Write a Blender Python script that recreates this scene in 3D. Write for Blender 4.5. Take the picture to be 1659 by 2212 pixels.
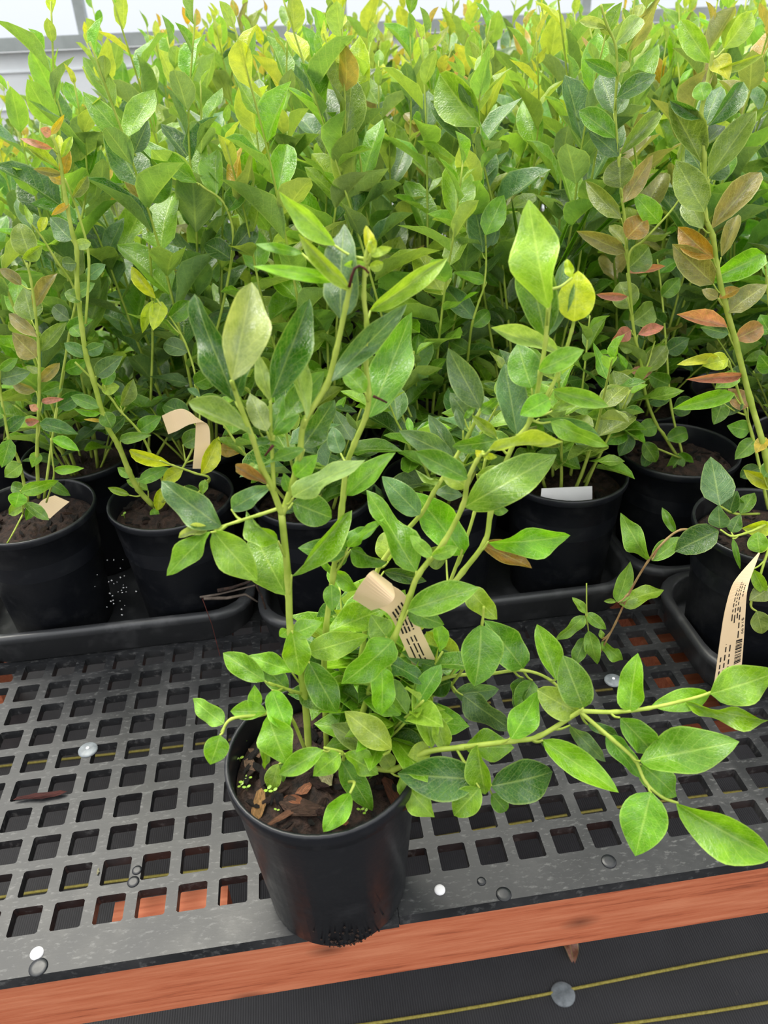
import bpy, math, random
import numpy as np
from mathutils import Matrix, Vector

for o in list(bpy.data.objects):
    bpy.data.objects.remove(o)
scene = bpy.context.scene
COL = scene.collection
random.seed(7)
rnd = random.uniform

# ------------------------------------------------------------------ camera
BZ = 0.75                      # height of the bench top
F = 1640.0                     # focal length in pixels of the 1659 x 2212 frame
CP = np.array([0.3315446, -0.4460688, 1.4634641])
_p, _y, _r = math.radians(-32.07564), math.radians(6.28798), math.radians(-2.648746)
_f = np.array([math.sin(_y)*math.cos(_p), math.cos(_y)*math.cos(_p), math.sin(_p)])
_rt = np.array([math.cos(_y), -math.sin(_y), 0.0])
_up = np.cross(_rt, _f)
RT = math.cos(_r)*_rt + math.sin(_r)*_up
UP = -math.sin(_r)*_rt + math.cos(_r)*_up
FW = _f
cam = bpy.data.cameras.new('camera')
cam_o = bpy.data.objects.new('camera', cam)
COL.objects.link(cam_o)
cam.sensor_fit = 'VERTICAL'
cam.sensor_height = 36.0
cam.sensor_width = 27.0
cam.lens = F/2212*36.0
cam.clip_start = 0.02
cam.clip_end = 100
m = Matrix.Identity(4)
for i in range(3):
    m[i][0], m[i][1], m[i][2], m[i][3] = RT[i], UP[i], -FW[i], CP[i]
cam_o.matrix_world = m
cam.dof.use_dof = True
cam.dof.focus_distance = 0.80
cam.dof.aperture_fstop = 8.5
scene.camera = cam_o

# ------------------------------------------------------------------ world, sun, exposure
W = bpy.data.worlds.new('overcast_sky')
scene.world = W
W.use_nodes = True
nt = W.node_tree
nt.nodes.clear()
wo = nt.nodes.new('ShaderNodeOutputWorld')
bg = nt.nodes.new('ShaderNodeBackground')
tc = nt.nodes.new('ShaderNodeTexCoord')
sp = nt.nodes.new('ShaderNodeSeparateXYZ')
mr = nt.nodes.new('ShaderNodeMapRange')        # overcast sky: smoothly brighter towards the zenith
mr.inputs['From Min'].default_value = 0.0
mr.inputs['From Max'].default_value = 1.0
mr.inputs['To Min'].default_value = 0.62
mr.inputs['To Max'].default_value = 1.35
nt.links.new(tc.outputs['Generated'], sp.inputs[0])
nt.links.new(sp.outputs['Z'], mr.inputs['Value'])
nt.links.new(mr.outputs[0], bg.inputs['Strength'])
bg.inputs['Color'].default_value = (0.97, 0.985, 1.0, 1)
nt.links.new(bg.outputs[0], wo.inputs[0])
sun = bpy.data.lights.new('overcast_sun_offscreen', 'SUN')
sun.energy = 2.4
sun.angle = math.radians(36)
sun.color = (1.0, 0.96, 0.84)
sun_o = bpy.data.objects.new('overcast_sun_offscreen', sun)
COL.objects.link(sun_o)
sun_o.rotation_euler = (math.radians(-22), math.radians(-14), 0)
scene.view_settings.view_transform = 'Standard'
scene.view_settings.look = 'None'
scene.view_settings.gamma = 1.0
scene.view_settings.use_curve_mapping = False
scene.view_settings.exposure = 0.78

# ------------------------------------------------------------------ pixel helpers
def ray(x, y):
    return FW + RT*((x-829.5)/F) - UP*((y-1106.0)/F)

def on_plane_z(x, y, z):
    d = ray(x, y)
    return CP + d*((z-CP[2])/d[2])

def on_plane_y(x, y, Y):
    d = ray(x, y)
    return CP + d*((Y-CP[1])/d[1])

def project(P):
    c = np.asarray(P)-CP
    w = c@FW
    return 829.5+F*(c@RT)/w, 1106.0-F*(c@UP)/w

# ------------------------------------------------------------------ materials
def lin(c):
    return tuple(((v/255)/12.92 if v/255 <= .04045 else ((v/255+.055)/1.055)**2.4) for v in c)

class NT:
    def __init__(s, name):
        s.m = bpy.data.materials.new(name)
        s.m.use_nodes = True
        s.t = s.m.node_tree
        s.t.nodes.clear()
        s.out = s.n('ShaderNodeOutputMaterial')
    def n(s, ty, **kw):
        a = s.t.nodes.new(ty)
        for k, v in kw.items():
            setattr(a, k, v)
        return a
    def l(s, a, b):
        s.t.links.new(a, b)
    def noise(s, scale, vec=None, detail=3, rough=.5):
        a = s.n('ShaderNodeTexNoise')
        a.inputs['Scale'].default_value = scale
        a.inputs['Detail'].default_value = detail
        a.inputs['Roughness'].default_value = rough
        if vec is not None:
            s.l(vec, a.inputs['Vector'])
        return a.outputs['Fac']
    def ramp(s, fac, stops):
        a = s.n('ShaderNodeValToRGB')
        e = a.color_ramp.elements
        while len(e) < len(stops):
            e.new(.5)
        for k, (p, c) in enumerate(stops):
            e[k].position = p
            e[k].color = (*c, 1) if len(c) == 3 else c
        s.l(fac, a.inputs[0])
        return a.outputs['Color']
    def math(s, op, a, b=None, c=None, clamp=False):
        k = s.n('ShaderNodeMath', operation=op)
        k.use_clamp = clamp
        for i, v in enumerate((a, b, c)):
            if v is None:
                continue
            if isinstance(v, (int, float)):
                k.inputs[i].default_value = v
            else:
                s.l(v, k.inputs[i])
        return k.outputs[0]
    def mix(s, fac, a, b, mode='MIX'):
        k = s.n('ShaderNodeMix', data_type='RGBA', blend_type=mode)
        for key, v in ((0, fac), (6, a), (7, b)):
            if isinstance(v, (int, float)):
                k.inputs[key].default_value = v
            elif isinstance(v, tuple):
                k.inputs[key].default_value = (*v, 1)[:4]
            else:
                s.l(v, k.inputs[key])
        return k.outputs[2]
    def bsdf(s, col, rough=.5, spec=.5, normal=None):
        b = s.n('ShaderNodeBsdfPrincipled')
        if isinstance(col, tuple):
            b.inputs['Base Color'].default_value = (*col, 1)[:4]
        else:
            s.l(col, b.inputs['Base Color'])
        if isinstance(rough, (int, float)):
            b.inputs['Roughness'].default_value = rough
        else:
            s.l(rough, b.inputs['Roughness'])
        b.inputs['Specular IOR Level'].default_value = spec
        if normal is not None:
            s.l(normal, b.inputs['Normal'])
        return b
    def bump(s, h, strength=.3, dist=.002):
        b = s.n('ShaderNodeBump')
        b.inputs['Strength'].default_value = strength
        b.inputs['Distance'].default_value = dist
        s.l(h, b.inputs['Height'])
        return b.outputs[0]
    def done(s, sh):
        s.l(sh, s.out.inputs['Surface'])
        return s.m

def mat_leaf():
    k = NT('leaf_blade')
    oi = k.n('ShaderNodeObjectInfo')
    uv = k.n('ShaderNodeUVMap')
    sep = k.n('ShaderNodeSeparateXYZ')
    k.l(uv.outputs[0], sep.inputs[0])
    au = k.math('MULTIPLY', k.math('ABSOLUTE', k.math('SUBTRACT', sep.outputs[0], .5)), 2.0)
    v = sep.outputs[1]
    # midrib, side veins, pale margin
    mid = k.math('SUBTRACT', 1.0, k.math('DIVIDE', au, .085), clamp=True)
    ph = k.math('SUBTRACT', k.math('MULTIPLY', v, 7.0), k.math('MULTIPLY', k.math('POWER', au, 1.0), 2.2))
    wv = k.math('ABSOLUTE', k.math('SUBTRACT', k.math('FRACT', ph), .5))
    side = k.math('MULTIPLY', k.math('SUBTRACT', 1.0, k.math('DIVIDE', wv, .085), clamp=True), .45)
    edge = k.math('MULTIPLY', k.math('SUBTRACT', au, .90, clamp=True), 10.0, clamp=True)
    vein = k.math('MAXIMUM', k.math('MAXIMUM', mid, side), edge)
    co = k.n('ShaderNodeCombineXYZ')
    k.l(sep.outputs[0], co.inputs[0])
    k.l(k.math('MULTIPLY', v, 2.0), co.inputs[1])
    k.l(k.math('MULTIPLY', oi.outputs['Random'], 50.0), co.inputs[2])
    n1 = k.noise(3.0, co.outputs[0], 4, .6)
    n2 = k.noise(18.0, co.outputs[0], 2, .5)
    vo = k.n('ShaderNodeTexVoronoi', feature='DISTANCE_TO_EDGE')
    vo.inputs['Scale'].default_value = 11.0
    k.l(co.outputs[0], vo.inputs['Vector'])
    net = k.math('SUBTRACT', 1.0, k.math('MULTIPLY', vo.outputs['Distance'], 9.0), clamp=True)
    base = k.mix(1.0, oi.outputs['Color'], k.ramp(n1, [(.3, (.66, .72, .6)), (.7, (1.25, 1.16, 1.3))]), 'MULTIPLY')
    pale = k.mix(.36, k.mix(1.0, base, (1.55, 1.4, 1.35), 'MULTIPLY'), (.72, .86, .24))
    c = k.mix(k.math('MULTIPLY', vein, .8), base, pale)
    c = k.mix(k.math('MULTIPLY', net, .26), c, pale)
    geo = k.n('ShaderNodeNewGeometry')
    under = k.mix(.38, c, (.42, .55, .28))
    c = k.mix(k.math('MULTIPLY', geo.outputs['Backfacing'], .8), c, under)
    h = k.math('ADD', k.math('MULTIPLY', vein, -.6), k.math('ADD', k.math('MULTIPLY', n2, .5), k.math('MULTIPLY', net, -.25)))
    bp = k.bump(h, .35, .0015)
    wet = k.ramp(n1, [(.36, (.20,)*3), (.58, (.42,)*3)])
    b = k.bsdf(c, wet, .55, bp)
    n3 = k.noise(2.2, co.outputs[0], 3, .6)            # film of water on part of the blade
    k.l(k.ramp(n3, [(.5, (0, 0, 0)), (.58, (.9,)*3)]), b.inputs['Coat Weight'])
    b.inputs['Coat Roughness'].default_value = .12
    k.l(k.bump(n2, .5, .003), b.inputs['Coat Normal'])
    tr = k.n('ShaderNodeBsdfTranslucent')
    k.l(k.mix(1.0, c, (1.25, 1.18, .5), 'MULTIPLY'), tr.inputs['Color'])
    mx = k.n('ShaderNodeMixShader')
    mx.inputs[0].default_value = .36
    k.l(b.outputs[0], mx.inputs[1])
    k.l(tr.outputs[0], mx.inputs[2])
    return k.done(mx.outputs[0])

def mat_stem(name, c1, c2):
    k = NT(name)
    t = k.n('ShaderNodeTexCoord')
    n = k.noise(60, t.outputs['Object'], 3)
    b = k.bsdf(k.ramp(n, [(.3, lin(c1)), (.7, lin(c2))]), .5, .35, k.bump(n, .3, .001))
    return k.done(b.outputs[0])

def mat_black_plastic(name, c=(30, 32, 36), rough=.36, dust=.25, scale=30):
    k = NT(name)
    t = k.n('ShaderNodeTexCoord')
    n = k.noise(scale, t.outputs['Object'], 6, .65)
    n2 = k.noise(scale*9, t.outputs['Object'], 2)
    col = k.mix(k.math('MULTIPLY', k.ramp(n, [(.52, (0, 0, 0)), (.75, (1, 1, 1))]), dust), lin(c), lin((110, 110, 112)))
    b = k.bsdf(col, k.ramp(n, [(.3, (rough-.08,)*3), (.7, (rough+.15,)*3)]), .5, k.bump(n2, .12, .001))
    return k.done(b.outputs[0])

def mat_bench():
    k = NT('bench_plastic')
    t = k.n('ShaderNodeTexCoord')
    mp = k.n('ShaderNodeMapping')
    mp.inputs['Scale'].default_value = (1, 2.5, 1)
    mp.inputs['Rotation'].default_value = (0, 0, .4)
    k.l(t.outputs['Object'], mp.inputs[0])
    n = k.noise(11, t.outputs['Object'], 8, .68)
    sc = k.noise(90, mp.outputs[0], 4, .7)
    c = k.ramp(n, [(.25, lin((20, 21, 23))), (.5, lin((38, 39, 41))), (.75, lin((64, 64, 65)))])
    c = k.mix(k.math('MULTIPLY', k.ramp(sc, [(.55, (0, 0, 0)), (.72, (1, 1, 1))]), .5), c, lin((116, 116, 115)))
    b = k.bsdf(c, k.ramp(n, [(.3, (.3,)*3), (.7, (.52,)*3)]), .4, k.bump(sc, .1, .001))
    return k.done(b.outputs[0])

def mat_wood():
    k = NT('stained_cedar')
    t = k.n('ShaderNodeTexCoord')
    mp = k.n('ShaderNodeMapping')
    mp.inputs['Scale'].default_value = (4.5, 70, 70)
    k.l(t.outputs['Object'], mp.inputs[0])
    sp_ = k.n('ShaderNodeSeparateXYZ')
    k.l(t.outputs['Object'], sp_.inputs[0])
    cb = k.n('ShaderNodeCombineXYZ')
    k.l(k.math('MULTIPLY', sp_.outputs[0], 5.2), cb.inputs[0])
    k.l(k.math('MULTIPLY', sp_.outputs[2], 9.0), cb.inputs[1])
    vo = k.n('ShaderNodeTexVoronoi', voronoi_dimensions='2D')
    vo.inputs['Scale'].default_value = 1.0
    k.l(cb.outputs[0], vo.inputs['Vector'])
    knot = k.math('SUBTRACT', 1.0, k.math('MULTIPLY', vo.outputs['Distance'], 8.0), clamp=True)
    n = k.noise(2.2, mp.outputs[0], 7, .66)
    n = k.math('ADD', k.math('MULTIPLY', n, .8), k.math('MULTIPLY', k.noise(.5, mp.outputs[0], 3, .5), .2))
    c = k.ramp(n, [(.3, lin((132, 68, 46))), (.43, lin((192, 106, 72))), (.65, lin((212, 132, 96)))])
    c = k.mix(k.math('MULTIPLY', knot, .75), c, lin((84, 44, 30)))
    b = k.bsdf(c, .6, .3, k.bump(n, .35, .002))
    return k.done(b.outputs[0])

def mat_simple(name, c1, c2, scale=20, rough=.7, bump=.3, spec=.3, dist=.003):
    k = NT(name)
    t = k.n('ShaderNodeTexCoord')
    oi = k.n('ShaderNodeObjectInfo')
    n = k.noise(scale, t.outputs['Object'], 5, .6)
    b = k.bsdf(k.ramp(n, [(.3, lin(c1)), (.7, lin(c2))]), rough, spec, k.bump(n, bump, dist))
    return k.done(b.outputs[0])

def mat_tinted(name, rough=.7, scale=7, bump=1.0):
    k = NT(name)
    t = k.n('ShaderNodeTexCoord')
    oi = k.n('ShaderNodeObjectInfo')
    mp = k.n('ShaderNodeMapping')
    mp.inputs['Scale'].default_value = (2.2, .35, 2.2)
    k.l(t.outputs['Object'], mp.inputs[0])
    n = k.noise(scale, mp.outputs[0], 5, .65)
    c = k.mix(1.0, oi.outputs['Color'], k.ramp(n, [(.3, (.5,)*3), (.5, (1.05,)*3), (.7, (1.6,)*3)]), 'MULTIPLY')
    b = k.bsdf(c, rough, .4, k.bump(n, bump, .25))
    return k.done(b.outputs[0])

def mat_fabric():
    k = NT('weed_fabric')
    t = k.n('ShaderNodeTexCoord')
    wv = k.n('ShaderNodeTexWave', wave_type='BANDS', bands_direction='X')
    wv.inputs['Scale'].default_value = 70
    wv.inputs['Distortion'].default_value = .5
    k.l(t.outputs['Object'], wv.inputs['Vector'])
    n = k.noise(4, t.outputs['Object'], 5, .6)
    d = k.noise(60, t.outputs['Object'], 3, .7)
    c = k.ramp(n, [(.3, lin((28, 28, 31))), (.7, lin((50, 50, 53)))])
    c = k.mix(k.math('MULTIPLY', wv.outputs['Fac'], .35), c, lin((84, 84, 86)))
    c = k.mix(k.math('MULTIPLY', k.ramp(d, [(.68, (0, 0, 0)), (.78, (1, 1, 1))]), .3), c, lin((120, 110, 100)))
    b = k.bsdf(c, .55, .4, k.bump(wv.outputs['Fac'], .4, .002))
    return k.done(b.outputs[0])

def mat_glass(name, col=(1, 1, 1), f=.88, rough=.05):
    k = NT(name)
    t = k.n('ShaderNodeBsdfTransparent')
    t.inputs[0].default_value = (*col, 1)
    g = k.n('ShaderNodeBsdfGlossy')
    g.inputs['Roughness'].default_value = rough
    mx = k.n('ShaderNodeMixShader')
    mx.inputs[0].default_value = 1-f
    k.l(t.outputs[0], mx.inputs[1])
    k.l(g.outputs[0], mx.inputs[2])
    return k.done(mx.outputs[0])

M = dict(
    leaf=mat_leaf(),
    stem=mat_stem('green_stem', (150, 172, 60), (186, 200, 92)),
    stem_brown=mat_stem('brown_stem', (140, 100, 66), (176, 150, 100)),
    pot=mat_black_plastic('pot_plastic', (20, 22, 27), .34, .12, 25),
    tray=mat_black_plastic('tray_plastic', (54, 55, 57), .36, .5, 22),
    bench=mat_bench(),
    wood=mat_wood(),
    soil=mat_simple('potting_soil', (12, 9, 8), (66, 46, 36), 120, .8, 1.0, .4, .008),
    chip=mat_tinted('bark'),
    floor=mat_fabric(),
    thread=mat_simple('gold_thread', (120, 110, 40), (170, 158, 80), 300, .6),
    paper=mat_simple('manila_paper', (244, 212, 166), (252, 224, 184), 12, .6, .05),
    ink=mat_simple('black_ink', (30, 26, 24), (46, 40, 36), 50, .7, 0),
    white=mat_simple('white_plastic', (222, 220, 222), (240, 238, 240), 15, .4, .02),
    washer=mat_simple('grey_washer', (92, 97, 101), (140, 146, 150), 60, .35, .2),
    metal=mat_simple('window_aluminium', (150, 156, 154), (178, 184, 182), 8, .45, .05),
    wall=mat_simple('white_panel', (226, 230, 232), (240, 243, 245), 5, .5, .05),
    glass=mat_glass('pane_glass', (.95, .97, 1.0), .9),
    drop=mat_glass('water_drop', (1, 1, 1), .55, .02),
    root=mat_simple('dusty_root', (66, 58, 52), (112, 100, 90), 90, .85),
    dead=mat_simple('dead_tissue', (44, 20, 16), (96, 40, 32), 120, .7),
)

# ------------------------------------------------------------------ mesh helpers
def mesh(name, verts, faces, mat, smooth=True, uvs=None):
    me = bpy.data.meshes.new(name)
    me.from_pydata([tuple(map(float, v)) for v in verts], [], faces)
    me.materials.append(mat)
    if smooth:
        me.polygons.foreach_set('use_smooth', [True]*len(me.polygons))
    if uvs is not None:
        ul = me.uv_layers.new(name='UVMap')
        li = np.empty(len(me.loops), dtype=np.int32)
        me.loops.foreach_get('vertex_index', li)
        ul.data.foreach_set('uv', np.asarray(uvs, dtype=np.float32)[li].ravel())
    me.update()
    return me

def obj(name, me, parent=None, loc=None, mat=None):
    o = bpy.data.objects.new(name, me)
    COL.objects.link(o)
    if parent is not None:
        o.parent = parent
    if loc is not None:
        o.location = loc
    if mat is not None:
        o.matrix_basis = mat
    return o

def tag(o, label, cat, group=None):
    o['label'] = label
    o['category'] = cat
    if group:
        o['group'] = group
    return o

def thing(name, label, cat, loc, group=None):
    o = bpy.data.objects.new(name, None)
    o.empty_display_size = .02
    COL.objects.link(o)
    o.location = loc
    return tag(o, label, cat, group)

def box(x0, x1, y0, y1, z0, z1, V=None, Fc=None):
    V = [] if V is None else V
    Fc = [] if Fc is None else Fc
    n = len(V)
    V += [(x, y, z) for z in (z0, z1) for y in (y0, y1) for x in (x0, x1)]
    Fc += [tuple(n+i for i in f) for f in ((0, 2, 3, 1), (4, 5, 7, 6), (0, 1, 5, 4), (2, 6, 7, 3), (0, 4, 6, 2), (1, 3, 7, 5))]
    return V, Fc

def spline(P, n=5):
    P = [np.asarray(p, float) for p in P]
    if len(P) < 3:
        return [P[0]+(P[-1]-P[0])*t for t in np.linspace(0, 1, n+1)]
    Q = [2*P[0]-P[1]]+P+[2*P[-1]-P[-2]]
    out = []
    for i in range(1, len(Q)-2):
        a, b, c, d = Q[i-1], Q[i], Q[i+1], Q[i+2]
        for k in range(n):
            t = k/n
            out.append(.5*((2*b)+(c-a)*t+(2*a-5*b+4*c-d)*t*t+(3*b-a-3*c+d)*t**3))
    out.append(P[-1])
    return out

def tube(P, r0, r1, sides=6, V=None, Fc=None, cap=True, rad=None):
    V = [] if V is None else V
    Fc = [] if Fc is None else Fc
    P = [np.asarray(p, float) for p in P]
    n0 = len(V)
    ref = None
    for i, p in enumerate(P):
        t = P[min(i+1, len(P)-1)]-P[max(i-1, 0)]
        t = t/(np.linalg.norm(t)+1e-9)
        if ref is None:
            ref = np.array([1., 0, 0]) if abs(t[0]) < .8 else np.array([0, 1., 0])
        a = ref-t*(ref@t)
        a /= np.linalg.norm(a)+1e-9
        ref = a
        b = np.cross(t, a)
        r = rad[i] if rad else r0+(r1-r0)*i/max(1, len(P)-1)
        for s in range(sides):
            th = 2*math.pi*s/sides
            V.append(p+a*(r*math.cos(th))+b*(r*math.sin(th)))
    for i in range(len(P)-1):
        for s in range(sides):
            q = (s+1) % sides
            Fc.append((n0+i*sides+s, n0+i*sides+q, n0+(i+1)*sides+q, n0+(i+1)*sides+s))
    if cap:
        Fc.append(tuple(n0+s for s in reversed(range(sides))))
        Fc.append(tuple(n0+(len(P)-1)*sides+s for s in range(sides)))
    return V, Fc

def lathe(prof, seg=48, V=None, Fc=None):
    V = [] if V is None else V
    Fc = [] if Fc is None else Fc
    n0 = len(V)
    for r, z in prof:
        for s in range(seg):
            a = 2*math.pi*s/seg
            V.append((r*math.cos(a), r*math.sin(a), z))
    for i in range(len(prof)-1):
        for s in range(seg):
            q = (s+1) % seg
            Fc.append((n0+i*seg+s, n0+i*seg+q, n0+(i+1)*seg+q, n0+(i+1)*seg+s))
    return V, Fc

# ------------------------------------------------------------------ leaf meshes (unit length along +Y)
def leaf_mesh(name, nl, ratio_peak, sharp, fold, curl, twist, ripple, seed):
    R = random.Random(seed)
    xs = (-1, -.55, 0, .55, 1)
    V, Fc, UV = [], [], []
    ph = R.uniform(0, 6)
    for i in range(nl+1):
        t = i/nl
        a = ratio_peak
        w = (t/a)**.72*math.exp(-.72*(t/a-1)) if t < a else max(0.0, 1-((t-a)/(1-a))**1.75)**sharp
        w = max(w, .0)*.5
        if i == 0:
            w = .035
        zc = -curl*t*t + .03*math.sin(3*t+ph)
        tw = twist*(t-.4)
        for x in xs:
            X = w*x
            Z = abs(x)*w*fold+(ripple*math.sin(9*t+ph+(2 if x > 0 else 0))*abs(x)*w)
            V.append((X*math.cos(tw)-Z*math.sin(tw), t, zc+X*math.sin(tw)+Z*math.cos(tw)))
            UV.append((.5+.5*x, t))
    for i in range(nl):
        for s in range(4):
            a = i*5+s
            Fc.append((a, a+1, a+6, a+5))
    return mesh(name, V, Fc, M['leaf'], True, UV)

LEAF_HI = [leaf_mesh('leaf_blade', 12, .44+.03*k % .12, .9, .10+.09*(k % 4), .05+.07*(k % 3), (-.5, .35, 0, .6, -.25)[k % 5], .10+.1*(k % 3), k) for k in range(9)]
LEAF_ROUND = [leaf_mesh('round_leaf_blade', 12, (.36, .42, .46, .5)[k], (1.05, .95, .85, .65)[k], .12+.08*k, .06+.05*k, .2-.15*k, .12, 20+k) for k in range(4)]
LEAF_LO = [leaf_mesh('small_leaf_blade', 6, .42+.04*(k % 4), .75+.12*(k % 2), .12+.12*(k % 4), .04+.10*(k % 3), (-.4, .3, 0, .5)[k % 4], .08, 40+k) for k in range(8)]
LEAF_CURL = [leaf_mesh('curled_leaf_blade', 12, .45, .8, .9, .35, .8, .3, 60), leaf_mesh('curled_leaf_blade', 12, .5, .7, 1.1, .2, -.7, .4, 61)]

PAL = {  # leaf colours (sRGB); some traced 'd' leaves have their shade in the colour
    'g': (96, 150, 26), 'B': (122, 180, 20), 'd': (60, 110, 26), 'b': (94, 134, 78), 'p': (160, 186, 98),
    'y': (156, 190, 54), 'Y': (192, 214, 28), 'o': (124, 148, 58), 'q': (146, 140, 72), 'r': (166, 128, 36),
    'k': (200, 132, 108), 'n': (152, 116, 70), 'O': (200, 168, 44), 'w': (126, 172, 46)}
PAL = {k: lin(v) for k, v in PAL.items()}

def jit(c, a=.2):
    s = 1+rnd(-a, a)
    return tuple(min(1.0, max(0.0, v*s*(1+rnd(-a*.5, a*.5)))) for v in c)

def leaf_matrix(base, tip, nrm, width):
    y = Vector(tip)-Vector(base)
    L = y.length
    y.normalize()
    n = Vector(nrm)
    n = n-y*n.dot(y)
    if n.length < 1e-5:
        n = y.orthogonal()
    n.normalize()
    x = y.cross(n)
    mm = Matrix.Identity(4)
    for i in range(3):
        mm[i][0], mm[i][1], mm[i][2], mm[i][3] = x[i]*width, y[i]*L, n[i]*L, base[i]
    return mm

# ------------------------------------------------------------------ traced plants: stems and leaves read from the photograph, placed at the depth of their pot
def traced_stems(root, origin, stems):
    """stems: list of (radius0, radius1, material, [(px, py, depthY or None)]) ; returns samples for leaf attachment"""
    res = []
    for r0, r1, mt, pts in stems:
        P = [on_plane_y(x, y, Y) for x, y, Y in pts]
        S = spline(P, 6)
        n = len(S)
        rad = []
        for i in range(n):
            r = r0+(r1-r0)*i/(n-1)
            rad.append(.88*r*(1.22 if i % 6 == 0 and 0 < i < n-1 else 1.0))
        V, Fc = tube([s-origin for s in S], r0, r1, 7, rad=rad)
        res.append(dict(S=np.array(S), V=V, F=Fc, mt=mt, leaves=[], px=np.array([project(s) for s in S])))
    return res

def traced_leaves(T, origin, rows, tilt=.3, curl_prob=.0):
    for row in rows:
        bx, by, tx, ty, w, ck = row[:6]
        dz = row[6] if len(row) > 6 else 0.0
        best = None
        for st in T:
            d = np.hypot(st['px'][:, 0]-bx, st['px'][:, 1]-by)
            k = int(d.argmin())
            if best is None or d[k] < best[0]:
                best = (d[k], st, k)
        dist, st, k = best
        dep = float((st['S'][k]-CP)@FW)+dz+rnd(-.004, .004)
        base = CP+ray(bx, by)*dep
        Lpx = math.hypot(tx-bx, ty-by)
        L = Lpx*dep/F
        tip = CP+ray(tx, ty)*(dep+rnd(-tilt, tilt*.7)*L)
        if dist > 5 or abs(dz) > .006:
            q = st['S'][max(0, k-2)]
            mid = (q+base)/2+np.array([0, 0, -.002])
            tube([p-origin for p in spline([q, mid, base], 3)], .0012, .0008, 5, st['V'], st['F'])
        view = -(ray(tx, ty)/np.linalg.norm(ray(tx, ty)))
        y = tip-base
        y = y/np.linalg.norm(y)
        n = view-y*(view@y)
        n /= np.linalg.norm(n)
        ro = rnd(-.42, .42)
        n2 = n*math.cos(ro)+np.cross(y, n)*math.sin(ro)
        if n2[2] < -.35:
            n2 = n
        width = w*dep/F/math.cos(ro)
        L3 = float(np.linalg.norm(tip-base))
        st['leaves'].append((leaf_matrix(base-origin, tip, n2, width) if False else leaf_matrix(base-origin, tip-origin, n2, width), ck, w/Lpx))

def traced_build(T, root, lo=False, name='stem'):
    for st in T:
        s = obj(name, mesh('stem_tube', st['V'], st['F'], M[st['mt']]), root)
        for mm, ck, asp in st['leaves']:
            if ck.endswith('c'):
                me = random.choice(LEAF_CURL)
            elif lo and asp < .62:
                me = random.choice(LEAF_LO)
            elif asp > .62:
                me = random.choice(LEAF_ROUND)
            else:
                me = random.choice(LEAF_HI)
            l = obj('leaf', me, s, mat=mm)
            l.color = (*jit(PAL[ck[0]]), 1)

# ------------------------------------------------------------------ procedural shoots (for foliage that cannot be traced)
def shoot(root, p0, azim, lean, height, leaves=22, lmin=.035, lmax=.062, tone='gdbB', tip='yB', start=.12, r0=.0026, R=random, up=0.0):
    P = []
    bend = R.uniform(-.5, .5)
    for i in range(6):
        t = i/5
        a = azim+bend*t
        P.append(np.array([p0[0]+math.cos(a)*height*(lean*t+.10*t*t*R.uniform(.3, 1)), p0[1]+math.sin(a)*height*(lean*t+.10*t*t*R.uniform(.3, 1)), p0[2]+height*t]))
    S = spline(P, 3)
    V, Fc = tube(S, r0, .0011, 5)
    s = obj('stem', mesh('stem_tube', V, Fc, M['stem']), root)
    S = np.array(S)
    ph = R.uniform(0, 6.28)
    for i in range(leaves):
        t = start+(1-start)*((i+.5)/leaves)
        q = t*(len(S)-1)
        k = min(int(q), len(S)-2)
        p = S[k]+(S[k+1]-S[k])*(q-k)
        a = ph+i*2.39996+R.uniform(-.4, .4)
        el = min(1.35, R.uniform(.05, .6)+up+.7*t**3)
        d = np.array([math.cos(a)*math.cos(el), math.sin(a)*math.cos(el), math.sin(el)])
        size = R.uniform(lmin, lmax)*(.82+.5*math.sin(math.pi*min(1, t*1.02)))*(1 if t < .9 else .62)
        b = p+d*.004
        n = np.array([0, 0, 1.0])+np.array([R.uniform(-.35, .35), R.uniform(-.35, .35), 0])
        e = b+d*size
        o = obj('leaf', R.choice(LEAF_LO), s, mat=leaf_matrix(b, e, n, size*R.uniform(.42, .58)))
        ck = R.choice(tip) if t > .86 else R.choice(tone)
        o.color = (*jit(PAL[ck]), 1)
    return s

# ------------------------------------------------------------------ setting: floor, back wall with windows
V, Fc = box(-14, 15, -14, 12, -.04, 0)
fl = obj('floor', mesh('floor', V, Fc, M['floor'], False))
fl['kind'] = 'structure'
for (y, za) in ((.212, 0), (.142, 0), (.55, 0), (-.25, 0), (.9, 0)):
    P = [(x, y+.006*math.sin(x*5.1+y*40), .0025) for x in np.linspace(-1.2, 2.4, 40)]
    V, Fc = tube(P, .0028, .0028, 6)
    obj('yellow_thread', mesh('yellow_thread', V, Fc, M['thread']), fl)
WY = 4.05
wb = obj('wall_back', mesh('wall_back', *box(-4.5, 5.5, WY, WY+.08, 0, 1.465), M['wall'], False))
wb['kind'] = 'structure'
for i in range(9):
    V, Fc = box(-4.5, 5.5, WY-.012, WY, .1+i*.16, .1+i*.16+.006)
    obj('panel_rib', mesh('panel_rib', V, Fc, M['wall'], False), wb)
win = obj('window_1', mesh('window_sill', *box(-4.5, 5.5, WY-.05, WY+.09, 1.468, 1.525), M['metal'], False))
win['kind'] = 'structure'
px = [-.52+1.25*k for k in range(-3, 5)]
for x in px:
    V, Fc = box(x-.024, x+.024, WY-.03, WY+.03, 1.525, 3.2)
    obj('mullion', mesh('mullion', V, Fc, M['metal'], False), win)
for a, b in zip(px[:-1], px[1:]):
    V, Fc = box(a+.024, b-.024, WY-.004, WY+.004, 1.525, 3.2)
    obj('pane', mesh('pane', V, Fc, M['glass'], False), win)

# ------------------------------------------------------------------ bench: frame, perforated top panels
U = .04
H = .715*U
def panel_mesh(*a):
    V, Fc = bench_panel(*a)
    return mesh('bench_top_panel', V, Fc, M['bench'], False)

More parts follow.
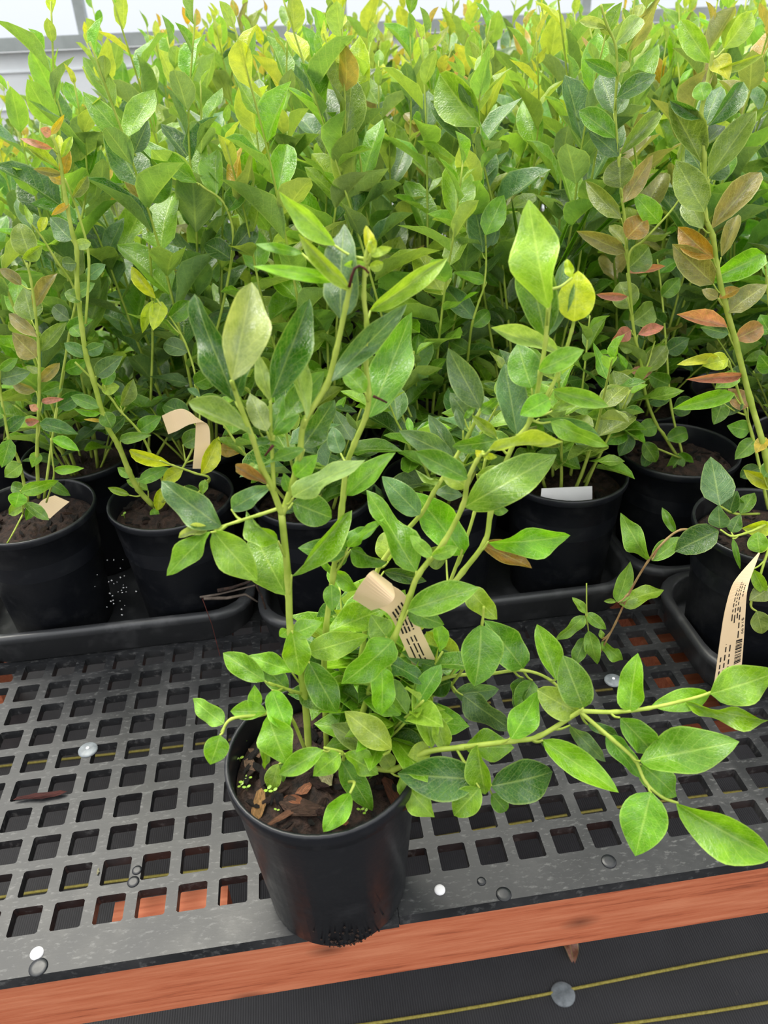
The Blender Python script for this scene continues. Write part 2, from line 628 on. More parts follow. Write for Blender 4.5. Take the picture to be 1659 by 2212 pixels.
def bench_panel(x0, x1, y0, y1, u0, nrow, ncol, vx=0.0):
    th = .012
    V, Fc = [], []
    def q(x, y, z):
        V.append((x, y, z))
        return len(V)-1
    c = .0016
    xa, ya = u0-.0155*U, vx-.0155*U
    for i in range(ncol):
        for j in range(nrow):
            hx0, hy0 = xa+i*U, ya+j*U
            hx1, hy1 = hx0+H, hy0+H
            g = (U-H)/2
            cx0 = hx0-g if i else x0
            cx1 = hx1+g if i < ncol-1 else x1
            cy0 = hy0-g if j else y0
            cy1 = hy1+g if j < nrow-1 else y1
            o = [q(cx0, cy0, 0), q(cx1, cy0, 0), q(cx1, cy1, 0), q(cx0, cy1, 0)]
            hp = [(hx0+c, hy0), (hx1-c, hy0), (hx1, hy0+c), (hx1, hy1-c), (hx1-c, hy1), (hx0+c, hy1), (hx0, hy1-c), (hx0, hy0+c)]
            hv = [q(a, b, 0) for a, b in hp]
            lo = [q(a, b, -th) for a, b in hp]
            Fc.append((o[0], o[1], hv[1], hv[0]))
            Fc.append((o[1], hv[2], hv[1]))
            Fc.append((o[1], o[2], hv[3], hv[2]))
            Fc.append((o[2], hv[4], hv[3]))
            Fc.append((o[2], o[3], hv[5], hv[4]))
            Fc.append((o[3], hv[6], hv[5]))
            Fc.append((o[3], o[0], hv[7], hv[6]))
            Fc.append((o[0], hv[0], hv[7]))
            for s in range(8):
                t = (s+1) % 8
                Fc.append((hv[s], hv[t], lo[t], lo[s]))
    # skirt and its lower face
    k = [q(x0, y0, 0), q(x1, y0, 0), q(x1, y1, 0), q(x0, y1, 0)]
    kl = [q(a, b, -.015) for a, b in ((x0, y0), (x1, y0), (x1, y1), (x0, y1))]
    for s in range(4):
        t = (s+1) % 4
        Fc.append((k[t], k[s], kl[s], kl[t]))
    return V, Fc

SX = .3735
frame = thing('wooden_bench', 'reddish stained wooden bench frame with a wide front rail', 'bench', (0, 0, 0))
obj('front_rail', mesh('front_rail', *box(-1.2, 2.3, -.037, .001, BZ-.015-.089, BZ-.0155), M['wood'], False), frame)
obj('back_rail', mesh('back_rail', *box(-1.2, 2.3, 1.17, 1.208, BZ-.015-.089, BZ-.0155), M['wood'], False), frame)
obj('corner_block', mesh('corner_block', *box(.082, .2, .0015, .052, BZ-.1, BZ-.05), M['wood'], False), frame)
for x0, x1, y0, y1 in ((-.95, -.86, .0015, .09), (1.75, 1.84, .0015, .09), (.4, .49, 1.08, 1.169), (1.4, 1.49, 1.08, 1.169), (-.6, -.51, 1.08, 1.169)):
    obj('leg', mesh('leg', *box(x0, x1, y0, y1, 0.001, BZ-.045 if y0 < .2 else BZ-.11), M['wood'], False), frame)
obj('cross_beam', mesh('cross_beam', *box(.80, .89, .2, 1.169, BZ-.104, BZ-.07), M['wood'], False), frame)
pl = tag(obj('bench_top_panel', panel_mesh(-1.2, SX-.001, -.0405, 1.205, -28*U, 30, 37), None, (0, 0, BZ)),
         'grey perforated plastic bench top panel carrying the bark strip and scuffed bare border', 'bench top')
pr_ = tag(obj('bench_top_panel', panel_mesh(SX-.0005, 2.3, -.0385, 1.205, 9.583*U+.0, 30, 47, .0008), None, (0, 0, BZ)),
          'grey perforated plastic bench top panel under the long leafy side branch', 'bench top')

def disc(name, px_, py_, r, h, par, mt, dome=.3):
    p = on_plane_z(px_, py_, BZ)
    V, Fc = lathe([(0.0001, h), (r*.55, h), (r*.9, h*.75), (r, h*.2), (r, -.001)], 20)
    return obj(name, mesh(name, V, Fc, M[mt]), par, (p[0], p[1], .0005))
for x, y, r, h, par, mt in ((80, 2060, .0062, .002, pl, 'white'), (83, 2090, .0085, .001, pl, 'pot'), (950, 1923, .0055, .002, pr_, 'white'), (1540, 1833, .0055, .002, pr_, 'white'),
                            (1315, 1861, .0075, .001, pr_, 'pot'), (1088, 1932, .0075, .001, pr_, 'pot'), (1040, 1904, .0045, .001, pr_, 'pot'), (288, 1905, .006, .001, pl, 'pot'), (296, 1880, .005, .001, pl, 'pot')):
    disc('screw_head', x, y, r, h, par, mt)
for x, y, par in ((190, 1620, pl), (1325, 1470, pr_)):
    disc('washer', x, y, .0115, .0015, par, 'washer')
    disc('screw_head', x, y-2, .0022, .0025, par, 'white')

# second bench behind, wholly under the rows of pots
frame2 = thing('wooden_bench', 'wooden bench frame standing behind the first one, under the far rows of pots', 'bench', (0, 0, 0))
obj('front_rail', mesh('front_rail', *box(-1.5, 2.9, 1.24, 1.278, BZ-.104, BZ-.0155), M['wood'], False), frame2)
obj('back_rail', mesh('back_rail', *box(-1.5, 2.9, 2.44, 2.478, BZ-.104, BZ-.0155), M['wood'], False), frame2)
for x in (-1.2, .2, 1.4, 2.6):
    for y in (1.28, 2.35):
        obj('leg', mesh('leg', *box(x, x+.09, y, y+.088, .001, BZ-.016), M['wood'], False), frame2)
p2 = tag(obj('bench_top_panel', panel_mesh(-1.5, 2.9, 1.235, 2.482, -1.46, 30, 109, 1.27), None, (0, 0, BZ)),
         'perforated plastic bench top under the far rows of potted bushes', 'bench top')

# ------------------------------------------------------------------ pots, soil, bark
POT_H = .19
def pot_mesh(shoulder):
    if shoulder:
        pr = [(.0001, .004), (.060, .004), (.0635, 0.0), (.066, .003), (.0765, .142), (.0785, .145), (.081, .178), (.0835, .179), (.085, .182), (.085, .188), (.0842, .19), (.0815, .19), (.0805, .187), (.0785, .15), (.076, .12)]
    else:
        pr = [(.0001, .004), (.061, .004), (.0645, 0.0), (.067, .003), (.0812, .168), (.0818, .1705), (.0835, .1715), (.0838, .176), (.085, .1775), (.085, .1875), (.0842, .19), (.0815, .19), (.0805, .187), (.0785, .15), (.076, .12)]
    return mesh('pot_shell', *lathe(pr, 56), M['pot'])
POT_A, POT_B = pot_mesh(False), pot_mesh(True)

def soil_mesh(seed):
    R = random.Random(seed)
    V, Fc = [(0, 0, .006)], []
    ns = 40
    rr = [.012, .024, .036, .046, .056, .064, .071, .0785]
    for k, r in enumerate(rr):
        for s in range(ns):
            a = 2*math.pi*s/ns
            V.append((r*math.cos(a), r*math.sin(a), R.uniform(-.004, .004)+(.004 if k < 4 else 0) if k < len(rr)-1 else -.002))
    for s in range(ns):
        Fc.append((0, 1+s, 1+(s+1) % ns))
    for k in range(len(rr)-1):
        for s in range(ns):
            q = (s+1) % ns
            Fc.append((1+k*ns+s, 1+(k+1)*ns+s, 1+(k+1)*ns+q, 1+k*ns+q))
    return mesh('soil_surface', V, Fc, M['soil'], True)
SOIL = [soil_mesh(1), soil_mesh(2)]
SOIL_Z = .163

def chip_mesh(seed):
    R = random.Random(seed)
    V, Fc = [], []
    n = 9
    lay = ((-.16, .7), (.02, 1.0), (.15, .72))
    jag = [R.uniform(.62, 1.12) for _ in range(n)]
    for z, k in lay:
        for i in range(n):
            a = 2*math.pi*i/n
            r = jag[i]*R.uniform(.88, 1.1)*k
            V.append((.36*r*math.cos(a)+R.uniform(-.04, .04), r*math.sin(a), z+R.uniform(-.07, .07)))
    Fc.append(tuple(reversed(range(n))))
    top = len(V)
    V.append((R.uniform(-.05, .05), R.uniform(-.2, .2), .17))
    for i in range(n):
        j = (i+1) % n
        for l in (0, 1):
            Fc.append((l*n+i, l*n+j, l*n+n+j, l*n+n+i))
        Fc.append((2*n+i, 2*n+j, top))
    return mesh('bark_piece', V, Fc, M['chip'], False)
CHIP = [chip_mesh(k) for k in range(6)]
CHIPC = [(48, 34, 28), (62, 42, 33), (38, 28, 24), (84, 54, 40), (70, 46, 36), (32, 25, 22), (40, 30, 26)]

def add_chips(soil, n, smin=.005, smax=.013, rmax=.07, R=random):
    for i in range(n):
        a, r = R.uniform(0, 6.28), rmax*math.sqrt(R.random())
        s = R.uniform(smin, smax)
        mm = Matrix.Translation((r*math.cos(a), r*math.sin(a), .004+R.uniform(0, .003))) @ Matrix.Rotation(R.uniform(0, 6.28), 4, 'Z') @ Matrix.Rotation(R.uniform(-.5, .5), 4, 'X') @ Matrix.Rotation(R.uniform(-.5, .5), 4, 'Y') @ Matrix.Diagonal((s, s, s, 1))
        o = obj('bark_chip', R.choice(CHIP), soil, mat=mm)
        o.color = (*jit(lin(R.choice(CHIPC)), .3), 1)

def add_pot(root, me, soil=0, rot=0.0):
    p = obj('pot', me, root)
    s = obj('soil', SOIL[soil], root, (0, 0, SOIL_Z))
    s.rotation_euler = (0, 0, rot)
    return p, s

COTY = None
def seedling(soil, x, y, s):
    global COTY
    if COTY is None:
        V, Fc = [], []
        for sg in (-1, 1):
            n = len(V)
            for i in range(8):
                a = 2*math.pi*i/8
                V.append((sg*(.7+.62*math.cos(a)), .5*math.sin(a), 1.0+.25*abs(.7+.62*math.cos(a))))
            Fc.append(tuple(n+i for i in (range(8) if sg > 0 else reversed(range(8)))))
        tube([(0, 0, -.6), (0, 0, 1.0)], .1, .1, 5, V, Fc)
        COTY = mesh('cotyledons', V, Fc, M['leaf'])
    o = obj('seedling', COTY, soil, mat=Matrix.Translation((x, y, .004)) @ Matrix.Rotation(rnd(0, 6), 4, 'Z') @ Matrix.Diagonal((s, s, s, 1)))
    o.color = (*jit(PAL['B']), 1)

# ------------------------------------------------------------------ trays
def rrect(x0, x1, y0, y1, r, n=6):
    out = []
    for cx, cy, a0 in ((x1-r, y0+r, -90), (x1-r, y1-r, 0), (x0+r, y1-r, 90), (x0+r, y0+r, 180)):
        for i in range(n+1):
            a = math.radians(a0+90*i/n)
            out.append((cx+r*math.cos(a), cy+r*math.sin(a)))
    return out

def tray(x0, x1, y0, y1, label, hh=.05, r=.055):
    t = thing('pot_tray', label, 'tray', ((x0+x1)/2, (y0+y1)/2, BZ+.0005), 'black plastic carry trays')
    ox, oy = (x0+x1)/2, (y0+y1)/2
    rings = [(.012, .0), (.004, .002), (.0, .036), (-.003, .038), (-.004, .046), (-.002, hh), (.006, hh), (.008, hh-.003), (.010, .012), (.014, .004)]
    V, Fc = [], []
    n = 0
    for inset, z in rings:
        pts = rrect(x0-ox+inset, x1-ox-inset, y0-oy+inset, y1-oy-inset, r)
        n = len(pts)
        V += [(a, b, z) for a, b in pts]
    for i in range(len(rings)-1):
        for s in range(n):
            q = (s+1) % n
            Fc.append((i*n+s, i*n+q, (i+1)*n+q, (i+1)*n+s))
    Fc.append(tuple(reversed(range(n))))
    Fc.append(tuple((len(rings)-1)*n+s for s in range(n)))
    obj('tray_shell', mesh('tray_shell', V, Fc, M['tray']), t)
    return t
TL = tray(-.155, .234, .392, .735, 'black carry tray holding the pot with the tall thick leaning stem')
TM = tray(.246, .778, .352, .715, 'long black carry tray holding the pot with the white plastic label')
TR = tray(.797, 1.18, .158, .362, 'black carry tray under the pot with the priced paper tag')
TB = tray(.782, 1.18, .372, .735, 'black carry tray under the pot behind the weed and the white label pot')
TZ = .0045+BZ              # pots in a tray stand on its floor

# ------------------------------------------------------------------ the potted bush in front
HX, HY = .3185, .0077
hero = thing('potted_bush', 'leafy bush in a black pot standing alone at the front edge of the bench', 'potted plant', (HX, HY, BZ+.0006))
HO = np.array([HX, HY, BZ+.0006])
hp, hs = add_pot(hero, POT_A)
add_chips(hs, 90, .003, .012)
# named larger pieces of bark that show in the pot
def chip_at(x, y, ln, wd, ang, col, soil, o, up=.006):
    p = on_plane_z(x, y, BZ+SOIL_Z+up)-o
    mm = Matrix.Translation((p[0], p[1], up)) @ Matrix.Rotation(math.radians(ang), 4, 'Z') @ Matrix.Rotation(rnd(-.3, .3), 4, 'X') @ Matrix.Diagonal((wd/.8, ln/2, wd*.6, 1))
    c = obj('bark_chip', random.choice(CHIP), soil, mat=mm)
    c.color = (*(min(1.0, v*1.5) for v in lin(col)), 1)
for a in ((558, 1740, .034, .014, -10, (196, 148, 92)), (572, 1665, .050, .012, 0, (44, 34, 30)), (650, 1745, .045, .026, 70, (96, 70, 56)), (632, 1730, .024, .013, 60, (178, 112, 76)),
          (660, 1702, .022, .014, -30, (190, 126, 92)), (610, 1765, .034, .009, -65, (150, 104, 76)), (706, 1680, .026, .018, 10, (226, 206, 150)), (540, 1655, .02, .012, 20, (150, 120, 96)),
          (850, 1720, .045, .013, 15, (110, 62, 40)), (548, 1625, .018, .010, 50, (140, 110, 84)), (742, 1775, .014, .007, 30, (150, 90, 60))):
    chip_at(*a, hs, HO)
for x, y, s in ((528, 1700, .003), (535, 1712, .0028), (522, 1708, .0025), (580, 1718, .0034), (592, 1720, .003), (600, 1760, .002), (780, 1760, .0026), (790, 1765, .0024), (530, 1610, .0028), (520, 1650, .003), (540, 1690, .0025)):
    p = on_plane_z(x, y, BZ+SOIL_Z)-HO
    seedling(hs, p[0], p[1], s)
# soil clinging to the pot wall and the drain notch
V, Fc = [], []
for k in range(70):
    a = math.radians(random.gauss(-86, 11))
    z = .004+abs(random.gauss(.012, .012)) if k > 22 else rnd(.002, .006)
    r = .067+.0149*z/.168+.0004
    s = rnd(.0005, .0016)
    cx, cy = r*math.cos(a), r*math.sin(a)
    n0 = len(V)
    V += [(cx+s, cy, z), (cx-s, cy, z), (cx, cy+s, z), (cx, cy-s, z), (cx, cy, z+s), (cx, cy, z-s)]
    Fc += [tuple(n0+i for i in f) for f in ((0, 2, 4), (2, 1, 4), (1, 3, 4), (3, 0, 4), (2, 0, 5), (1, 2, 5), (3, 1, 5), (0, 3, 5))]
cs = obj('clinging_soil', mesh('clinging_soil', V, Fc, M['soil'], False), hp)
cs['kind'] = 'stuff'

HS = [
 # left main stem and its two forks
 (.0036, .0030, 'stem', [(668, 1640, .02), (655, 1480, .02), (628, 1370, .025), (622, 1250, .03), (608, 1110, .03)]),
 (.0027, .0017, 'stem', [(609, 1112, .03), (586, 1050, .028), (565, 1008, .026), (545, 945, .022), (520, 880, .02), (500, 822, .018)]),
 (.0029, .0018, 'stem', [(609, 1112, .03), (632, 1045, .034), (648, 975, .036), (657, 913, .038), (704, 834, .04), (725, 762, .04), (747, 660, .04), (757, 612, .04)]),
 (.0018, .0012, 'stem', [(592, 1060, .028), (589, 1000, .03), (586, 940, .03), (584, 865, .032)]),
 # thin middle stem
 (.0030, .0016, 'stem', [(706, 1630, .03), (700, 1470, .035), (704, 1361, .04), (720, 1240, .045), (738, 1100, .05), (748, 1010, .055), (765, 960, .055), (790, 900, .055), (797, 850, .055), (790, 780, .06), (792, 700, .06), (786, 640, .06), (790, 560, .06), (800, 520, .06)]),
 # right stems
 (.0032, .0016, 'stem', [(760, 1620, .02), (800, 1490, .02), (850, 1382, .015), (885, 1290, .015), (905, 1240, .015), (960, 1170, .015), (1000, 1092, .015), (1010, 1040, .012), (1030, 995, .01), (1045, 975, .01)]),
 (.0028, .0016, 'stem', [(745, 1600, .05), (780, 1420, .055), (805, 1260, .06), (850, 1180, .065), (910, 1110, .07), (936, 1065, .07), (979, 997, .075), (1012, 940, .08), (1037, 888, .08)]),
 (.0031, .0017, 'stem', [(775, 1620, .03), (830, 1500, .035), (880, 1400, .04), (931, 1321, .045), (1000, 1235, .05), (1048, 1170, .05), (1060, 1107, .055), (1085, 1020, .06), (1113, 953, .06), (1146, 906, .06), (1171, 790, .06), (1185, 665, .06), (1188, 610, .06)]),
 (.0018, .0013, 'stem', [(1146, 906, .06), (1189, 841, .065), (1215, 780, .07), (1235, 715, .07), (1240, 692, .07)]),
 (.0018, .0013, 'stem', [(960, 1290, .06), (1005, 1170, .07), (1024, 1110, .075), (1035, 1060, .08), (1050, 985, .085)]),
 # long side branch to the right and its two ends
 (.0030, .0022, 'stem', [(790, 1655, .0), (850, 1662, -.02), (920, 1625, -.03), (1000, 1614, -.035), (1110, 1600, -.04), (1165, 1590, -.04), (1255, 1535, -.045)]),
 (.0021, .0012, 'stem', [(1252, 1536, -.045), (1330, 1538, -.045), (1400, 1530, -.045), (1470, 1515, -.045), (1534, 1497, -.045), (1650, 1455, -.045)]),
 (.0020, .0012, 'stem', [(1252, 1537, -.045), (1320, 1595, -.06), (1370, 1640, -.07), (1395, 1690, -.082), (1430, 1722, -.09), (1465, 1735, -.095)]),
 (.0022, .0013, 'stem', [(790, 1610, .03), (880, 1520, .03), (960, 1465, .03), (1060, 1455, .025), (1130, 1448, .02), (1190, 1470, .01), (1245, 1530, .0)]),
 # low shoots over the pot
 (.0018, .0012, 'stem', [(660, 1620, .01), (620, 1540, -.005), (560, 1545, -.01), (500, 1553, -.015), (478, 1582, -.02)]),
 (.0018, .0012, 'stem', [(735, 1668, -.005), (742, 1640, -.02), (738, 1625, -.03), (700, 1615, -.035)]),
 (.0016, .0012, 'stem', [(745, 1690, -.02), (765, 1690, -.045), (756, 1714, -.055)]),
 (.0016, .0012, 'stem', [(790, 1665, -.01), (815, 1640, -.03), (842, 1622, -.035)]),
 (.0016, .0011, 'stem', [(655, 1500, .02), (625, 1490, .01), (580, 1475, .0)]),
 (.0016, .0011, 'stem', [(800, 1560, .03), (840, 1480, .02), (850, 1440, .015), (826, 1436, .01)]),
 (.0016, .0011, 'stem', [(880, 1520, .03), (940, 1500, .03), (985, 1440, .03), (990, 1420, .03)]),
 (.0016, .0011, 'stem', [(975, 1480, .03), (1030, 1400, .02), (1042, 1345, .015), (1045, 1310, .015)]),
 (.0016, .0012, 'stem', [(612, 1095, .03), (560, 1112, .03), (515, 1126, .03), (478, 1138, .03)]),
]
HL = [
 (499,823,554,597,92,'p',-.01),(508,866,405,622,62,'d',.012),(508,866,537,750,32,'d',.014),(585,859,677,640,72,'d'),(583,866,550,758,28,'p',-.004),
 (543,942,404,861,46,'o',-.006),(577,932,537,845,46,'p',-.008),(588,935,613,852,36,'g'),(592,939,646,899,26,'g',-.006),(613,903,700,801,54,'g',.01),
 (660,906,637,754,34,'p',-.008),(653,968,731,861,58,'d',.006),(715,823,888,646,52,'b'),(800,672,968,557,42,'y',.012),(794,903,903,660,82,'g',.006),
 (789,848,742,794,46,'B',-.008),(736,690,736,463,82,'b',.008),(722,530,601,413,44,'y',.012),(754,624,642,505,34,'y',-.004),(730,605,546,575,30,'B',.004),
 (653,548,545,525,22,'g',.02),(801,552,791,483,22,'Y'),(801,552,845,534,20,'y'),(798,577,829,570,24,'y'),(789,570,742,573,16,'y'),(800,548,808,512,20,'Y'),
 (559,1011,534,1004,12,'p'),(577,1047,498,997,26,'nc'),(637,1029,686,982,44,'B',-.006),(624,1062,613,1022,26,'g'),(635,1073,776,988,50,'p',-.012),
 (633,1086,718,1119,70,'g',.008),(657,971,568,997,26,'g',-.01),(747,1069,854,977,48,'w'),(736,979,715,921,40,'b',.01),(584,953,548,953,18,'d'),
 (584,955,613,970,14,'g'),
 (617,1285,534,1140,84,'w',-.004),(601,1169,518,1111,46,'Bc',-.01),(630,1242,765,1106,40,'B',-.006),(751,1191,644,1184,50,'g',-.01),(736,1175,807,1140,36,'g'),
 (754,1182,823,1117,22,'B',-.006),(758,1187,834,1218,36,'gc'),(742,1198,740,1222,14,'g'),(774,1274,684,1205,26,'B',.01),(716,1263,718,1321,38,'g',-.008),
 (899,1234,797,1045,66,'g'),(906,1111,827,1031,56,'b',-.004),(1000,1198,901,1064,76,'B',.004),(839,1213,834,1144,46,'y',.01),(830,1234,921,1256,30,'d',.014),
 (932,1202,885,1157,30,'w',-.006),(933,1202,990,1182,28,'w',-.006),(964,1209,917,1195,50,'o',.016),(882,1318,1035,1268,66,'w',-.006),(880,1320,960,1350,46,'g',.008),
 (847,1383,747,1484,74,'B',-.01),(834,1375,801,1328,56,'w',-.004),(631,1363,650,1466,62,'B',-.012),(635,1368,697,1343,42,'B'),(621,1361,604,1375,24,'B'),
 (707,1365,841,1303,58,'B'),(668,1408,790,1375,60,'w',.006),(572,1471,478,1408,50,'B',-.006),(631,1453,532,1410,40,'B',-.004),(622,1491,559,1430,46,'g',.008),
 (668,1430,729,1545,66,'g'),(650,1484,711,1535,56,'g',.004),(823,1440,830,1549,56,'B',-.006),(827,1433,845,1459,22,'B',-.01),(588,1491,621,1581,54,'B',-.008),
 (484,1563,410,1510,44,'w'),(475,1588,455,1655,54,'B'),(575,1538,497,1535,40,'B'),(550,1530,550,1480,32,'B'),
 (986,1435,868,1408,50,'d'),(988,1430,921,1365,56,'y',.008),(975,1473,921,1491,52,'d',-.008),(834,1430,924,1470,42,'d',.008),(933,1613,899,1472,50,'y'),
 (962,1619,939,1541,40,'y',.006),(845,1617,745,1534,62,'y',-.004),(816,1631,716,1563,52,'o',.01),(581,1545,613,1657,70,'B',-.012),(570,1602,577,1668,22,'B'),
 (602,1650,583,1709,36,'w',-.006),(605,1648,612,1690,26,'g'),(698,1621,601,1673,46,'B'),(734,1628,675,1677,50,'B',-.01),(745,1628,823,1668,46,'B',-.008),(736,1642,805,1753,54,'g',-.004),
 (756,1714,698,1801,50,'B',-.004),(805,1668,821,1744,44,'g',.006),(847,1660,821,1617,36,'y'),(865,1678,935,1771,52,'y',-.004),
 (1033,1685,858,1671,92,'d',-.012),(1033,1608,1045,1721,50,'B',-.014),(1062,1698,1202,1671,92,'d',-.002),(1036,1702,978,1765,60,'B',-.016),(1062,1715,1096,1755,36,'g',.008),
 (930,1622,880,1632,46,'y',.004),(1004,1613,1110,1608,60,'B',.012),(1103,1594,1168,1497,60,'B',-.006),(1173,1599,1337,1712,58,'B',-.004),(1168,1603,1315,1702,44,'d',.01),
 (1260,1529,1219,1423,72,'g',-.004),(1250,1541,1161,1493,64,'y',.006),(1361,1536,1373,1416,58,'B'),(1534,1500,1407,1526,48,'B',.006),(1534,1497,1690,1455,82,'B',-.006),
 (1481,1517,1668,1569,36,'B'),(1339,1550,1421,1632,60,'g',-.008),(1383,1644,1596,1596,92,'w',-.006),(1407,1712,1370,1851,98,'B'),(1462,1733,1672,1863,84,'B',-.006),
 (1385,1652,1476,1724,66,'g',.014),(1308,1589,1390,1680,44,'g',.012),(1231,1567,1315,1656,34,'b',.02),(1269,1565,1342,1589,24,'d',.02),
 (1040,1350,1032,1485,88,'g',-.006),(1130,1444,1053,1343,76,'g',.004),(1200,1469,1163,1348,48,'B',-.006),(1130,1464,1110,1536,38,'d',.006),(1150,1470,1120,1531,50,'g',.008),
 (1000,1502,1103,1584,56,'b',-.004),(983,1497,1077,1493,46,'b',.006),(1010,1270,1072,1340,52,'y',.006),
 (1055,1170,1243,1166,56,'B',-.004),(1040,1174,1150,1227,44,'r',.006),(1065,1105,1098,1103,20,'g'),(1003,1095,1218,972,90,'w',.006),(1058,972,1217,945,32,'y',-.006),
 (1030,1025,1123,1018,34,'y',-.01),(1042,985,1075,987,15,'Y'),(1040,985,1027,972,16,'Y'),(1010,1034,897,975,50,'g',-.006),(1008,1052,950,1010,42,'y',.008),
 (1075,950,977,968,42,'g',-.004),(1072,945,1021,897,24,'y'),(1117,937,1090,785,66,'b',.004),(1148,838,1115,737,74,'g'),(1208,760,1062,707,38,'p',.006),
 (1183,666,1128,430,90,'y',-.01),(1178,724,1133,530,84,'g',.004),(1184,724,1224,560,42,'b',.01),(1164,800,1262,755,46,'w',-.006),(1240,694,1250,585,78,'Y',-.004),
 (1236,600,1222,558,20,'Y',.01),(1195,842,1316,878,38,'w'),(1188,862,1125,895,50,'B',-.008),(1165,905,1300,945,46,'b',.004),(1190,912,1312,968,40,'w',-.006),(1193,888,1258,858,28,'w',.006),
 (1037,882,968,752,60,'b'),(1015,910,975,848,42,'b',.01),(978,988,866,930,48,'b',.004),(985,992,925,895,38,'b',.012),(1038,890,1080,862,28,'g'),(948,1038,897,1022,14,'pc'),
 (940,1062,1000,1068,30,'b',.008),(478,1138,340,1040,68,'b',-.004),(455,1150,348,1243,48,'w',-.006),(462,1146,553,1258,74,'w',-.006),(450,1140,385,1160,26,'pc'),(500,1100,580,1050,42,'b',.008),
 (1000,930,985,880,20,'b'),(1003,905,1022,880,14,'g'),
]
T = traced_stems(hero, HO, HS)
traced_leaves(T, HO, HL, .32)
traced_build(T, hero)
# inner low shoots that fill the middle of the bush
for k in range(17):
    a = -.5+2.1*((k*.618) % 1)
    shoot(hero, (.030*math.cos(a)+.012, .030*math.sin(a)+.02, SOIL_Z), a, rnd(.3, .8), rnd(.05, .11), 8, .032, .048, 'gBwdy', 'By', .25, .0016)
# burnt dry tips
def dead_tip(root, o, pts, Y):
    V, Fc = tube([on_plane_y(x, y, Y)-o for x, y in pts], .0012, .0007, 5)
    obj('dead_tip', mesh('dead_tip', V, Fc, M['dead']), root)
dead_tip(hero, HO, [(754, 620), (760, 596), (766, 580), (776, 574), (788, 580), (797, 590)], .038)
dead_tip(hero, HO, [(806, 856), (820, 862), (836, 870)], .05)
dead_tip(hero, HO, [(590, 962), (582, 972), (572, 985)], .02)

# paper strips: edge lists in pixels at given depth
def strip_surface(Ls, Rs, n=6):
    L3 = spline([on_plane_y(*p) for p in Ls], n)
    R3 = spline([on_plane_y(*p) for p in Rs], n)
    return np.array(L3), np.array(R3)

def paper_tag(name, root, o, Ls, Rs, thick=.0004):
    A, B = strip_surface(Ls, Rs)
    A, B = A-o, B-o
    n = len(A)
    C = (A+B)/2
    V, Fc = [], []
    nrm = []
    for i in range(n):
        t = C[min(i+1, n-1)]-C[max(i-1, 0)]
        k = np.cross(B[i]-A[i], t)
        k /= np.linalg.norm(k)+1e-12
        nrm.append(k)
    for i in range(n):
        V += [A[i]-nrm[i]*thick, B[i]-nrm[i]*thick, B[i]+nrm[i]*thick, A[i]+nrm[i]*thick]
    for i in range(n-1):
        for s in range(4):
            q = (s+1) % 4
            Fc.append((i*4+s, i*4+q, i*4+4+q, i*4+4+s))
    Fc += [(3, 2, 1, 0), tuple((n-1)*4+s for s in range(4))]
    t = obj(name, mesh(name, V, Fc, M['paper'], False), root)
    def at(s, u, lift=.0007):
        q = min(max(s, 0), .9999)*(n-1)
        i = int(q)
        f = q-i
        a, b = A[i]*(1-f)+A[i+1]*f, B[i]*(1-f)+B[i+1]*f
        k = nrm[i]*(1-f)+nrm[i+1]*f
        p = a+(b-a)*u
        d = k if (CP-o-p)@k > 0 else -k
        return p+d*lift
    return t, at

def ink_quads(name, par, at, rects):
    V, Fc = [], []
    for s0, s1, u0, u1 in rects:
        n = len(V)
        V += [at(s0, u0), at(s1, u0), at(s1, u1), at(s0, u1)]
        Fc.append((n, n+1, n+2, n+3))
    return obj(name, mesh(name, V, Fc, M['ink'], False), par)

def word_line(u, s0, s1, h, lo=.02, hi=.06):
    out = []
    s = s0
    while s < s1:
        e = min(s1, s+rnd(lo, hi))
        out.append((s, e, u-h/2, u+h/2))
        s = e+.012
    return out
# tag of the front bush: loop round a stem, then the printed tail
ht, at = paper_tag('paper_tag', hero, HO,
    [(762, 1292, .032), (772, 1272, .02), (796, 1240, .012), (806, 1232, .03)],
    [(802, 1318, .03), (838, 1306, .012), (852, 1288, .012), (846, 1262, .03)])
ht2, at = paper_tag('paper_tag', hero, HO,
    [(806, 1306, .028), (842, 1330, .028), (868, 1385, .03), (915, 1490, .035)],
    [(846, 1264, .028), (878, 1290, .028), (912, 1365, .03), (968, 1480, .035)])
rc = []
for u in (.2, .36, .52, .7):
    rc += word_line(u, .32, .62, .075, .05, .12)
for u in (.25, .45, .62):
    rc += word_line(u, .66, .86, .06, .03, .08)
ink_quads('printed_text', ht2, at, rc)

# ------------------------------------------------------------------ the four traced neighbours
def pot_thing(label, x, y, z=TZ, group=None, me=POT_B, chips=14):
    o = np.array([x, y, z])
    t = thing('potted_bush', label, 'potted plant', o, group)
    p, s = add_pot(t, me, 1, rnd(0, 6))
    if chips:
        add_chips(s, chips*3, .004, .012)
    return t, o, s

